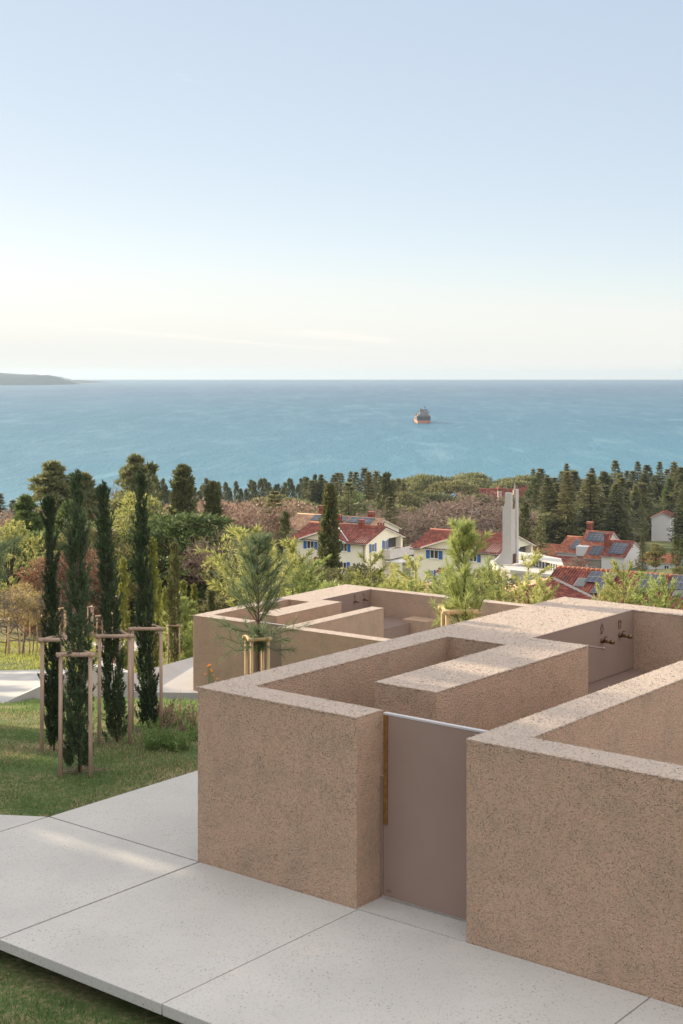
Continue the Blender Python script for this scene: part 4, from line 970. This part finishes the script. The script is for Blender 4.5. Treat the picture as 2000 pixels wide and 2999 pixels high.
sl_box(sk, p.x, p.x+.85, p.y, p.y+1.15, .02, .2); s1 = sk.build('skylight', M['zinc'], b); sl_box(MB(), p.x+.08, p.x+.77, p.y+.08, p.y+1.07, .202, .215).build('pane', M['glass'], s1)
p = f.on(1967, 1752, P0, NN); sk = MB(); sl_box(sk, p.x, p.x+.85, p.y, p.y+1.15, .02, .2); s1 = sk.build('skylight', M['zinc'], b); sl_box(MB(), p.x+.08, p.x+.77, p.y+.08, p.y+1.07, .202, .215).build('pane', M['glass'], s1)

# red roofed church group by the shore, with its steeple and cupola
q = px(1470, 1460, 455); z0 = q.z; f = Fr((q.x, q.y, 0), R(-6)); b = put('red_roof_hall', f, 'long red roofed building half hidden by trees near the shore, behind the tower', 'building')
gable_body(MB(), -7, 18, 0, 9, z0-8, z0, 2.6).build('wall', M['cream'], b); gable_roof(b, -7, 18, 0, 9, z0, 2.7, M['tiles'], .4, .3, .6)
q = px(1535, 1455, 470); f = Fr((q.x, q.y, 0), R(-10)); b = put('red_roof_hall', f, 'second red roofed building near the shore, on the right of the steeple', 'building')
gable_body(MB(), -2, 16, 0, 9, q.z-8, q.z+.6, 2.6).build('wall', M['cream'], b); gable_roof(b, -2, 16, 0, 9, q.z+.6, 2.7, M['tiles'], .4, .3, .6)
q = px(1508, 1462, 450); s_ = empty('church_steeple', (q.x, q.y, q.z-6), .3, 'slim pale church steeple with pointed spire among red roofs near the shore', 'steeple')
m = MB().box(-.55, .55, -.55, .55, 0, 8.7).box(-.62, .62, -.62, .62, 8.702, 8.85); m.build('belfry', M['stone'], s_)
MB().tube([(0, 0, 8.85), (0, 0, 11.4)], [.58, .04], 8).build('spire', M['stone'], s_); MB().box(-.3, .3, -.57, -.53, 6.6, 8.2).build('bell_opening', M['glass'], s_)
q = px(1463, 1446, 440); s_ = empty('cupola', (q.x, q.y, q.z-5), 0, 'small pale pink cupola beside the red roofs near the shore', 'cupola')
MB().tube([(0, 0, 0), (0, 0, 6.0)], .7, 10).build('drum', mat_simple('pink_render', (.66, .48, .43), .9), s_); MB().tube([(0, 0, 6.0), (0, 0, 6.8), (0, 0, 7.3), (0, 0, 7.9)], [.8, .6, .25, .05], 10).build('dome', M['tiles'], s_, True)
# low terrace wall and shed roofs in the gaps between houses
q0 = px(1130, 1693, 90); q1 = px(1300, 1712, 82)
m = MB().quadbox([(q0.x, q0.y, -13), (q1.x, q1.y, -13), (q1.x+.2, q1.y+.3, -13), (q0.x+.2, q0.y+.3, -13), (q0.x, q0.y, q0.z), (q1.x, q1.y, q1.z), (q1.x+.2, q1.y+.3, q1.z), (q0.x+.2, q0.y+.3, q0.z)])
tag(m.build('garden_wall', M['agg']), 'long low terracotta garden wall behind the young pines, below the cream houses', 'wall')

# ------------------------------------------------------------------ ship and headland
q = px(1241, 1240, 1680)
s_ = empty('cargo_ship', (q.x, q.y, SEA), 0, 'rusty cargo ship seen from the stern, alone on the open sea', 'ship')
def hullpts(z, w, st): return [(-w*.5+st*.3, 0, z), (w*.5-st*.3, 0, z), (w*.5, 6, z), (w*.5, 66, z), (w*.34, 80, z), (0, 92, z), (-w*.34, 80, z), (-w*.5, 66, z), (-w*.5, 6, z)]
def loft(m, a, b):
    k = len(m.v); n = len(a); m.v += a+b; m.f += [list(range(k+n-1, k-1, -1)), list(range(k+n, k+2*n))]+[[k+i, k+(i+1) % n, k+n+(i+1) % n, k+n+i] for i in range(n)]; return m
loft(MB(), hullpts(-2, 15, 3), hullpts(3.4, 16.6, 2)).build('boot_topping', mat_simple('rusty_red_hull', (.52, .20, .12), .7, .3, 0, .2, .3), s_)
loft(MB(), hullpts(3.402, 16.65, 2), hullpts(8.2, 17.2, 1)).build('hull', mat_simple('dark_hull_paint', (.075, .085, .10), .6, .3, 0, .4, .2), s_)
su = mat_simple('grey_superstructure', (.30, .30, .31), .7, .3, 0, .3, .4); dk = mat_simple('dark_gear', (.06, .055, .05), .7, .2, 0, .3)
m = MB().box(-6.5, 6.5, 5, 20, 8.2, 10.9).box(-4.5, 6.2, 7, 18, 10.9, 13.4).box(-2.2, 5.0, 8, 17, 13.4, 16.0).box(-7.8, 8.1, 14.5, 17.2, 13.6, 14.5); m.build('deckhouse', su, s_)
w_ = MB()
for z in (9.2, 11.8, 14.4):
    for k in range(6): w_.box(-4+k*1.5, -3.2+k*1.5, 4.9 if z < 10 else (6.9 if z < 13 else 7.9), 4.98 if z < 10 else (6.98 if z < 13 else 7.98), z, z+.8)
w_.build('window', dk, s_)
MB().box(-2.4, 4.6, 9, 9.4, 16.0, 16.3).box(-2.4, -2.0, 9, 9.4, 12, 17.2).box(4.3, 4.8, 9, 9.4, 13, 17.4).tube([(1.8, 10, 16), (1.8, 10, 20.2)], .25, 6).box(.6, 3.0, 9.9, 10.2, 18.9, 19.3).build('mast', dk, s_)
MB().tube([(-3.6, 12, 8), (-3.6, 12, 17.5)], .7, 8).tube([(-2.4, 12, 8), (-2.4, 12, 16.5)], .5, 8).build('funnel', mat_simple('funnel_paint', (.33, .31, .20), .7, .2, 0, .3), s_)
MB().box(-8.0, -5.2, 1, 5, 9.6, 10.2).box(4.4, 7.4, 1, 5, 8.2, 9.6).box(-7.9, -7.6, 1, 5, 8.2, 9.6).box(-5.6, -5.3, 1, 5, 8.2, 9.6).build('deck_gear', mat_simple('rust_gear', (.30, .14, .09), .8, .2), s_)
m = MB()
for k in range(4): m.box(-6, 6, 26+k*10, 33+k*10, 8.2, 10.2)
m.build('hatch', dk, s_)
def headland(name, prof, Y, dep, mat, label):
    pts = [px(x, y, Y) for x, y in prof]; m = MB(); n = len(pts)
    rows = [(0, 0), (.25, .62), (.6, .92), (1, 1), (1.6, .8), (2.6, 0)]; V = []
    for a, hgt in rows:
        for p in pts: V.append((p.x+a*dep*.1, Y+a*dep, SEA-2+(p.z-SEA+2)*hgt))
    idx = np.arange(len(rows)*n).reshape(len(rows), n); Fc = np.stack([idx[:-1, :-1], idx[:-1, 1:], idx[1:, 1:], idx[1:, :-1]], -1).reshape(-1, 4)
    return tag(link(name, np_mesh(name, V, Fc, mat, False)), label, None, None, 'structure')
hm = mat_simple('wooded_cliff', (.035, .045, .05), .95, .1, 0, .35, .012)
headland('headland', [(-420, 1080), (-200, 1088), (-60, 1092), (0, 1096), (22, 1097), (45, 1096.5), (62, 1099), (80, 1099), (95, 1106), (105, 1114), (112, 1122), (118, 1128.5)], 6800, 300, hm, None)
headland('headland', [(20, 1100), (80, 1099.5), (100, 1098), (112, 1100), (128, 1103.5), (150, 1111), (170, 1114), (190, 1113), (205, 1115.5), (222, 1116), (240, 1118.5), (250, 1120.5)], 8300, 260, hm, None)
q = px(178, 1114, 8290); c_ = empty('church', (q.x, q.y, q.z-4), 0, 'tiny church with a bell tower on the hazy headland', 'church')
MB().box(-3.5, 3.5, 0, 7, 0, 24).tube([(0, 3.5, 24), (0, 3.5, 34)], [4.4, .3], 4).build('bell_tower', M['stone'], c_); gable_body(MB(), 12, 40, 0, 16, 0, 12, 5).build('nave', M['stone'], c_)

# ------------------------------------------------------------------ woods, hedges and single trees
SP = {}
SP['con'] = [conifer(s, 18, 4.4, 22, 7, 9, 1.35, .5, mm, .08, dr, .8) for s, mm, dr in ((101, 'con', .10), (102, 'olive', .16), (103, 'con', .05))]
SP['ced'] = [conifer(s, 18, 5.6, 18, 7, 11, 1.3, .5, mm, .10, .02, .65, .2, .12) for s, mm in ((111, 'olive'), (112, 'con'))]
SP['cyp'] = [cypress(s, 13, 1.15, 210, 10, .62, .22, 'cyp3', .02, 2.4, .14, 1.0) for s in (121, 122)]
SP['cypn'] = [cypress(s, 12, .95, 620, 18, .42, .12, 'cyp3', .01, 2.4, .09, 1.0, .34) for s in (125,)]+[cypress(126, 12, 1.0, 560, 18, .42, .12, 'cyp3', .01, 1.5, .1, 1.0, .34)]
SP['dome'] = [clumpy(s, 13, 5.6, 34, 120, .75, .30, mm, 'dome', .50, .30) for s, mm in ((131, 'con'), (132, 'olive'), (133, 'con'))]
SP['round'] = [clumpy(s, 13, 4.2, 36, 110, .7, .28, mm, 'round', .15, .32) for s, mm in ((141, 'con'), (142, 'olive'), (143, 'con2'))]
SP['bare'] = [bare(s, 11, 6, 'twig', 5, .06) for s in (151, 152, 153)]
SP['dry'] = [clumpy(s, 9, 4.2, 40, 110, .42, .2, 'dry', 'round', .12, .30, 'barkg') for s in (161, 162)]
SP['brown'] = [clumpy(171, 5, 1.9, 90, 130, .13, .085, 'brown', 'egg', .02, .27, 'barkg', thin=.45), clumpy(172, 5, 2.1, 90, 130, .13, .085, 'brown', 'egg', .02, .27, 'barkg', thin=.45)]
SP['big'] = [clumpy(s, 12, 4.6, 110, 130, .42, .13, mm, 'egg', .05, .27, pad=.36, rise=.7) for s, mm in ((181, 'con2'), (182, 'olive'))]
SP['mac'] = [clumpy(s, 15, 6.2, 130, 110, .55, .17, mm, 'cone', .06, .24, pad=.5, rise=.4) for s, mm in ((191, 'con'), (192, 'con2'), (193, 'con'))]
SP['yel'] = [clumpy(s, 9, 3.0, 60, 160, .30, .085, 'pineY', 'egg', .08, .30, 'bark', True, rise=.6) for s in (201, 202)]
SP['gold'] = [clumpy(211, 6, 1.7, 46, 120, .12, .07, 'gold', 'round', .42, .34, 'barkg', thin=.4)]
SP['bush'] = [clumpy(221, 3, 1.8, 34, 120, .22, .09, 'pineG', 'round', .05, .36), clumpy(222, 3, 1.8, 34, 120, .2, .1, 'olive', 'round', .05, .36)]
rt = random.Random(5)
def sky_y(x): return float(np.interp(x, [-60, 100, 200, 300, 500, 640, 740, 780, 840, 900, 1000, 1150, 1230, 1300, 1400, 1568, 1640], [1128, 1112, 1106, 1108, 1108, 1106, 1096, 1080, 1076, 1086, 1092, 1096, 1092, 1082, 1078, 1068, 1066]))
NMS = {'con': ('conifer', 'dark layered conifer', 'tree'), 'ced': ('cedar', 'broad layered cedar', 'tree'), 'cyp': ('cypress', 'narrow dark cypress', 'cypress'), 'dome': ('umbrella_pine', 'umbrella pine with domed crown', 'pine'),
       'round': ('evergreen_tree', 'rounded dark evergreen', 'tree'), 'bare': ('bare_tree', 'leafless tree with brown twigs', 'tree'), 'mac': ('conifer', 'bushy olive green conifer', 'tree'), 'dry': ('deciduous_tree', 'rounded tree with dry pinkish brown leaves', 'tree')}
def mass(kind, x0, x1, Y0, Y1, n, off, where, wf=1.0, wv=.2):
    nm, d, cat = NMS[kind]
    for i in range(n):
        vx = x0+(x1-x0)*(i+.5+rt.uniform(-.45, .45))/n; Y = rt.uniform(Y0, Y1); vy = sky_y(vx)+rt.uniform(*off)
        if Y < 395 and 1468 < vx < 1585: Y += 70
        tree_at(rt.choice(SP[kind]), nm, vx, vy, Y, '%s %s' % (d, where), cat, '%s %s' % (nm.replace('_', ' ')+'s', where), wf*rt.uniform(1-wv, 1+wv))
# along the shore
mass('cyp', 360, 745, 470, 530, 46, (-8, 22), 'in the row along the shore left of the umbrella pines', .8)
mass('con', 700, 930, 380, 470, 20, (-6, 26), 'on the skyline above the cream house')
mass('dome', 930, 1230, 470, 520, 10, (-6, 22), 'along the shore behind the tower', .95)
mass('con', 1215, 1600, 430, 520, 30, (-18, 24), 'on the right hand skyline', 1.2, .38)
mass('round', 560, 760, 400, 450, 12, (22, 48), 'in the wood behind the cream house')
mass('con', -20, 360, 330, 460, 14, (8, 40), 'in the far wood at the left', 1.1)
mass('dry', -20, 620, 270, 400, 22, (28, 62), 'in the far wood at the left')
mass('round', 560, 960, 310, 390, 14, (36, 72), 'in the wood behind the cream house')
mass('bare', 690, 950, 260, 330, 12, (58, 96), 'in the wood behind the cream house')
mass('dry', 600, 760, 270, 330, 7, (50, 90), 'in the wood behind the cream house')
mass('con', 1210, 1490, 330, 430, 22, (4, 62), 'in the dense wood on the right', 1.35, .35)
mass('round', 1210, 1480, 330, 420, 13, (50, 84), 'in the dense wood on the right')
mass('dome', 940, 1200, 400, 450, 5, (24, 46), 'behind the brown oaks', .9)
mass('mac', 1215, 1600, 380, 450, 14, (0, 44), 'in the dense wood on the right', .8)
mass('ced', 1210, 1345, 335, 375, 7, (84, 104), 'behind the orange roofed house')
mass('con', 1180, 1330, 335, 375, 7, (70, 104), 'behind the orange roofed house', .9)
mass('bare', 1350, 1560, 335, 375, 9, (134, 160), 'round the white houses on the right', 1.1)
mass('round', 1000, 1230, 330, 380, 9, (50, 88), 'behind the brown oaks')
# single trees that stand out
T = tree_at
for kind, k, vx, vy, Y, wf, name, lab, cat in [
    ('bare', 0, 1010, 1118, 300, 1.6, 'bare_oak', 'largest spreading leafless oak left of the white tower', 'oak'),
    ('bare', 1, 1100, 1128, 292, 1.5, 'bare_oak', 'rounded leafless oak directly left of the white tower', 'oak'),
    ('bare', 2, 945, 1138, 280, 1.4, 'bare_oak', 'leafless oak furthest left of the oaks behind the cream houses', 'oak'),
    ('bare', 0, 1172, 1140, 310, 1.3, 'bare_oak', 'leafless oak half hidden behind the white tower', 'oak'),
    ('dry', 0, 655, 1140, 235, 1.3, 'deciduous_tree', 'pinkish brown tree behind the solar roof of the long house', 'tree'),
    ('dry', 1, 580, 1142, 210, 1.2, 'deciduous_tree', 'pinkish brown tree left of the layered dark pines, behind the cream house', 'tree'),
    ('ced', 0, 630, 1132, 225, 1.25, 'cedar', 'broad flat topped dark cedar behind the left end of the cream house', 'tree'),
    ('ced', 1, 800, 1112, 290, 1.25, 'cedar', 'dark cedar right of the tall cypress, above the cream house roof', 'tree'),
    ('ced', 0, 895, 1145, 240, 1.1, 'cedar', 'olive cedar right of the cream house ridge', 'tree'),
    ('cyp', 0, 888, 1090, 300, .95, 'cypress', 'dark broad cypress on the skyline above the balcony house', 'cypress'),
    ('cypn', 1, 757, 1116, 108, .95, 'cypress', 'tall dense cypress in front of the cream house', 'cypress'),
    ('cyp', 1, 655, 1178, 140, .8, 'cypress', 'small slim cypress at the left end of the cream house', 'cypress'),
    ('cypn', 0, 420, 1072, 165, 1.25, 'cypress', 'broad round topped cypress standing high on the left', 'cypress'),
    ('cypn', 1, 488, 1110, 160, 1.15, 'cypress', 'broad dark cypress right of the round topped one', 'cypress'),
    ('cyp', 0, 345, 1070, 165, 1.0, 'cypress', 'pointed cypress just right of the rightmost staked cypress tip', 'cypress'),
    ('mac', 0, 125, 1058, 135, 1.35, 'conifer', 'tall olive brown conifer at the left, its top against the sea', 'tree'),
    ('mac', 2, 190, 1086, 138, 1.2, 'conifer', 'shorter dark conifer right of the tall olive brown one', 'tree'),
    ('mac', 2, 310, 1044, 150, .95, 'conifer', 'highest conifer at the left, behind the rightmost staked cypress', 'tree'),
    ('mac', 1, 55, 1138, 105, 1.1, 'conifer', 'green layered conifer near the left edge', 'tree'),
    ('mac', 1, 150, 1150, 98, 1.25, 'conifer', 'green layered conifer behind the two leftmost staked cypresses', 'tree'),
    ('mac', 1, 235, 1175, 102, 1.2, 'conifer', 'green layered conifer behind the third staked cypress', 'tree'),
    ('big', 0, 440, 1172, 92, 1.75, 'evergreen_tree', 'big bushy green evergreen right of the staked cypresses', 'tree'),
    ('big', 1, 505, 1195, 100, 1.3, 'evergreen_tree', 'olive evergreen in shade left of the bright yellow pine', 'tree'),
    ('big', 0, 378, 1180, 98, 1.5, 'evergreen_tree', 'bushy green evergreen behind the rightmost staked cypress', 'tree'),
    ('yel', 0, 335, 1128, 98, 1.1, 'pine', 'sunlit yellow green pine behind the rightmost staked cypress', 'pine'),
    ('yel', 1, 285, 1160, 94, 1.0, 'pine', 'sunlit yellow green pine between the third and fourth staked cypress', 'pine'),
    ('yel', 0, 15, 1192, 84, 1.0, 'pine', 'bright yellow pine at the left edge', 'pine'),
    ('yel', 1, 560, 1208, 84, .9, 'pine', 'full bright yellow pine behind the caged blue green pine', 'pine'),
    ('big', 1, 195, 1200, 88, 1.2, 'evergreen_tree', 'olive evergreen low behind the second staked cypress', 'tree'),
    ('big', 0, 90, 1215, 90, 1.2, 'evergreen_tree', 'low bushy evergreen behind the leftmost staked cypress', 'tree'),
    ('dry', 0, 460, 1140, 200, 1.2, 'deciduous_tree', 'dry brown tree between the two broad cypresses', 'tree'),
    ('dry', 1, 385, 1142, 190, 1.1, 'deciduous_tree', 'dry brown tree left of the round topped cypress', 'tree'),
    ('dry', 0, 258, 1165, 150, .9, 'deciduous_tree', 'dry pinkish tree between the third and fourth staked cypress', 'tree'),
    ('bare', 2, 245, 1092, 170, .5, 'bare_tree', 'tall thin leafless tree between the staked cypress tips', 'tree'),
    ('bare', 1, 505, 1205, 85, .9, 'bare_tree', 'leafless shrub tree in front of the olive evergreen in shade', 'tree'),
    ('brown', 0, 110, 1280, 80, 1.1, 'hornbeam', 'hornbeam with dry copper leaves left of the leftmost staked cypress', 'tree'),
    ('brown', 1, 190, 1262, 82, 1.1, 'hornbeam', 'hornbeam with dry copper leaves between the two leftmost dark cypresses', 'tree'),
    ('brown', 1, 225, 1300, 84, .9, 'hornbeam', 'hornbeam with dry copper leaves left of the third staked cypress', 'tree'),
    ('gold', 0, 45, 1340, 68, 1.1, 'golden_tree', 'small tree with golden leaves above the pale stake frames', 'tree'),
    ('gold', 0, 75, 1352, 70, 1.1, 'golden_tree', 'small golden tree just left of the leftmost dark cypress', 'tree'),
    ('cyp', 1, 1206, 1156, 200, .9, 'cypress', 'dark cypress directly right of the white tower', 'cypress'),
    ('ced', 1, 1240, 1186, 225, .75, 'cedar', 'olive cedar right of the white tower, left of the orange roofs', 'tree'),
    ('round', 1, 1502, 1245, 210, .9, 'evergreen_tree', 'rounded evergreen in front of the low orange roofed house', 'tree'),
    ('cyp', 0, 1551, 1232, 205, 1.0, 'cypress', 'dark cypress at the right edge beside the low orange roofed house', 'cypress'),
    ('cyp', 1, 1566, 1240, 215, .9, 'cypress', 'dark cypress cut by the right edge of the picture', 'cypress'),
    ('con', 1, 1475, 1228, 255, .8, 'conifer', 'dark conifer in front of the plain white house', 'tree'),
    ('con', 2, 1572, 1110, 340, 1.1, 'conifer', 'large dark conifer overlapping the plain white house on the right', 'tree'),
    ('bare', 0, 1335, 1283, 200, 2.2, 'bare_tree', 'leafless shrub tree in front of the stone walled house', 'tree'),
    ('bare', 2, 1300, 1296, 190, 1.8, 'bare_tree', 'low leafless shrub tree left of the white gabled house', 'tree'),
    ('bush', 1, 700, 1300, 95, 1.2, 'shrub', 'grey green shrub below the cream house', 'shrub'), ('bush', 1, 830, 1300, 105, 1.2, 'shrub', 'grey olive shrub right of the tall cypress foot', 'shrub'),
    ('bush', 0, 765, 1335, 70, 1.3, 'shrub', 'bright green shrub at the foot of the tall cypress', 'shrub'), ('bush', 1, 650, 1290, 92, 1.3, 'shrub', 'grey green shrub left of the tall cypress', 'shrub'),
    ('bush', 0, 930, 1330, 80, 1.4, 'shrub', 'green shrub behind the far enclosure, below the balcony', 'shrub'), ('bush', 1, 1090, 1310, 90, 1.3, 'shrub', 'olive shrub behind the bushy caged pine', 'shrub'),
    ('bush', 1, 520, 1345, 80, 1.2, 'shrub', 'dark shrub behind the far enclosure corner', 'shrub'), ('bush', 1, 1560, 1300, 190, 1.2, 'shrub', 'dark shrub at the right edge below the low house', 'shrub')]:
    T(SP[kind][k % len(SP[kind])], name, vx, vy, Y, lab, cat, None, wf)
# trees outside the left edge: they shade the forecourt; one sends a branch into the picture
LANES = ((11.33, 12.5, 0, .15, .28), (14.55, 9.1, 2, .17, .16), (13.5, 9.0, 2, .14, .13), (13.65, 16.8, -.1, .22, .22), (17.1, 20.3, -.5, .25, .2), (15.6, 19, -.3, .2, .15), (15.8, 8.8, 2, .2, .12))
def carve(e):                    # small gaps between the boughs, where the photograph shows sun reaching the ground
    o = [c for c in e.children if c.name.startswith('crown')][0]; me = o.data.copy(); o.data = me
    mw = np.array(Matrix.LocRotScale(e.location, e.rotation_euler, e.scale)); n = len(me.vertices); V = np.empty(n*3, np.float32); me.vertices.foreach_get('co', V)
    Wc = V.reshape(-1, 4, 3).mean(1) @ mw[:3, :3].T+mw[:3, 3]; p = -.788*Wc[:, 0]+.616*Wc[:, 1]; q = .616*Wc[:, 0]+.788*Wc[:, 1]; bad = np.zeros(len(Wc), bool)
    for q0, p0, z0, hq, hz_ in LANES: bad |= (np.abs(q-q0) < hq+.12) & (np.abs(Wc[:, 2]-z0-.2493*(p-p0)) < hz_+.12)
    keep = V.reshape(-1, 4, 3)[~bad]; nm = np_mesh('crown', keep.reshape(-1, 3), np.arange(len(keep)*4).reshape(-1, 4), me.materials[0]); o.data = nm
SH = [clumpy(s, 13, 4.4, 90, 150, .55, .2, 'con2', 'egg', .06, .30, pad=.6) for s in (231, 232)]
for k, (p, q, top) in enumerate(((34, -5, 12.5), (35, -1, 12.2), (33, 2.5, 12), (35, 5.5, 11.8), (34, 8.2, 11.6), (35, 10.8, 11.0), (34, 13.0, 10.0), (36, 15.0, 9.0), (41, 4.0, 12.5), (41, 9.0, 12.5))):
    x, y = -.788*p+.616*q, .616*p+.788*q; g = th(x, y); hh = (top-g)/13
    e = plant(SH[k % 2], 'shade_tree', (x, y, g), 'tall evergreen outside the left edge, shading the forecourt', 'tree', 'evergreens shading the forecourt from the left', hh, hh*.8)
    if q > 7: carve(e)
BR = needle_pine(241, 4.4, 1.0, 5, 5, 8, 60, .24, .007, 'pineB', .62, .25, 0, .05)
c = px(-235, 1700, 17.5); plant(BR, 'young_pine', (c.x, c.y, th(c.x, c.y)), 'blue green pine branch tips reaching in at the left edge', 'pine', None, 1.0, 1.05, .6, 1.0)
# slim cypresses beyond the left edge throw long stripes across the lower path and bank
for k in range(9):
    p, q = 58+rt.uniform(0, 14), 25.5+k*1.0+rt.uniform(-.5, .5); x, y = -.788*p+.616*q, .616*p+.788*q
    plant(SP['cyp'][k % 2], 'cypress', (x, y, th(x, y)), 'slim cypress outside the left edge, throwing stripes of shade over the path', 'cypress', 'cypresses shading the path from the left', rt.uniform(.62, .85), rt.uniform(.5, .8))

# ------------------------------------------------------------------ grass, weeds and flowers
def to_local(x, y, fr):
    i = (Matrix.Translation(fr[0]) @ Matrix.Rotation(fr[1], 4, 'Z')).inverted(); m = np.array(i)
    return m[0, 0]*x+m[0, 1]*y+m[0, 3], m[1, 0]*x+m[1, 1]*y+m[1, 3]
def grass(name, n, X0, X1, Y0, Y1, L, Wd, seed, mat, mask=None, zoff=0, tall=0.):
    rng = np.random.default_rng(seed); x = rng.uniform(X0, X1, n); y = Y0+(Y1-Y0)*rng.random(n)
    a, b = to_local(x, y, NEAR)
    ok = ~((a > -2.66) & (b > FE-.03) & (a < 12) & (b < 9)) & ~((a <= -2.6) & (b > -4.8-.45*(-2.6-a)) & (b < .06+.62*(a+2.6)*(a > -3.2)+(a <= -3.2)*(-.40+.53*(a+3.2))))
    dens = .5+.5*np.sin(x*2.1+np.sin(y*1.7)*2)*np.sin(y*1.9+np.sin(x*1.3)*2)
    ok &= rng.random(n) < .35+.65*dens
    if mask is not None: ok &= mask(x, y)
    x, y, dens = x[ok], y[ok], dens[ok]; m = len(x)
    P = np.stack([x, y, terr(x, y)-.01+zoff], 1); D = rng.normal(size=(m, 3))*.5+np.array([.1, 0, 1.0]); D[:, 2] = np.abs(D[:, 2])
    V, Fc = diamonds(P, D, L*(.4+.9*rng.random(m)*(.5+dens)), Wd, rng)
    return tag(link(name, np_mesh(name, V, Fc, M[mat])), kind='stuff')
grass('lawn_grass', 130000, -8, -.9, 16.5, 28, .06, .011, 1, 'grass', lambda x, y: x > -.245*y-.6)
grass('lawn_grass', 60000, -12, 0, 28, 46, .12, .022, 2, 'grass', lambda x, y: (x > -.245*y-.6))
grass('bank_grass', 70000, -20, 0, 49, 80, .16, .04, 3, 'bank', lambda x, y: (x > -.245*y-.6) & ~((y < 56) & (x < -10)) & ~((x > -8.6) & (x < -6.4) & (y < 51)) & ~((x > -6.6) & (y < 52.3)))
grass('kerb_grass', 40000, -4.6, .4, 9.5, 14.6, .11, .010, 4, 'grass', lambda x, y: True | (x > 0))
grass('dry_grass', 60000, -8, -.9, 16.5, 30, .06, .012, 7, 'straw', lambda x, y: (x > -.245*y-.6) & (np.sin(x*1.7+1.1*np.sin(y*.9))+np.sin(y*1.3-x*.6+2)+.5*np.sin(3.1*x+2.3*y) > -.25))
grass('dry_grass', 9000, -4.6, .4, 9.5, 14.6, .06, .010, 8, 'straw')
# taller weeds against the wall
WD = []
for sd, mm, hh in ((1, 'weed', .42), (2, 'weed', .34), (3, 'dry', .55)):
    rng = np.random.default_rng(300+sd); parts = []; tr = MB()
    for k in range(9):
        a = rng.random()*6.28; d = np.array([math.cos(a)*.4, math.sin(a)*.4, 1.0]); ln = hh*(.6+.5*rng.random()); r0 = rng.random()*.05
        p0 = np.array([math.cos(a)*r0, math.sin(a)*r0, -.02]); p1 = p0+unit(d[None])[0]*ln; tr.tube([p0, p1], [.004, .002], 3, False)
        s = rng.random((26, 1))**.8; P = p0+(p1-p0)*s; D = rng.normal(size=(26, 3))+np.array([0, 0, .5]); parts.append(diamonds(P, D, .06*(1.2-s[:, 0]), .022, rng))
    V, Fc = join(parts); WD.append(Plant('weed', tr.mesh('stem', M[mm]), np_mesh('leaves', V, Fc, M[mm]), hh))
rw = random.Random(9)
def weed(k, x, y, lb, s=1.0):
    e = empty('weed_plant', (x, y, th(x, y)), rw.random()*6, lb, 'weed', 'weeds beside the near concrete wall'); e.scale = (s, s, s)
    link('stem', WD[k].trunk, e); link('leaves', WD[k].crown, e); return e
for i in range(46):
    Y = rw.uniform(21.5, 28.5); vx = rw.uniform(430, 578)**1 if Y < 24.5 else rw.uniform(450, 640)
    p = px(vx, 0, Y); weed(i % 3, p.x, Y, 'dry brown weed standing beside the near concrete wall' if i % 3 == 2 else 'leafy green weed beside the near concrete wall', rw.uniform(.7, 1.3))
for vx, vy, Y, lb in ((612, 1958, 27.0, 'left orange flower plant before the far enclosure'), (626, 1966, 27.2, 'right orange flower plant before the far enclosure')):
    t = px(vx, vy, Y); g = th(t.x, t.y); e = empty('flower_plant', (t.x, t.y, g), 0, lb, 'flower', 'orange flowers by the far enclosure'); hh = t.z-g
    rng = np.random.default_rng(int(vx)); tr = MB(); parts = []
    for k in range(5):
        p = np.array([rng.normal()*.06, rng.normal()*.06, hh*(.8+.3*rng.random())]); tr.tube([(0, 0, -.02), tuple(p*np.array([.5, .5, .5])), tuple(p)], .005, 4, False)
        d = unit(rng.normal(size=(22, 3))*np.array([1, 1, .35])); parts.append(diamonds(np.repeat(p[None], 22, 0), d, .028, .014, rng))
    V, Fc = join(parts); tr.build('stem', M['weed'], e); link('petals', np_mesh('petals', V, Fc, M['flower']), e)
# bare soil under the staked cypresses
soil = mat_simple('bare_soil', (.17, .125, .085), .95, .1, 0, .3, 8, .8, 30)
for x, y, r in ((342, 2190, .55), (436, 2118, .75), (236, 2268, .3)):
    Y = {342: 22.3, 436: 24.5, 236: 20.0}[x]; c = px(x, y, Y); V = []; rng = np.random.default_rng(x)
    pts = [(c.x+r*(1+.25*rng.normal())*math.cos(q), c.y+.1+r*.9*(1+.2*rng.normal())*math.sin(q)) for q in np.linspace(0, 2*math.pi, 21)[:-1]]
    m = MB(); m.poly([(p[0], p[1], th(*p)+.008) for p in pts]); tag(m.build('bare_soil', soil), kind='structure')
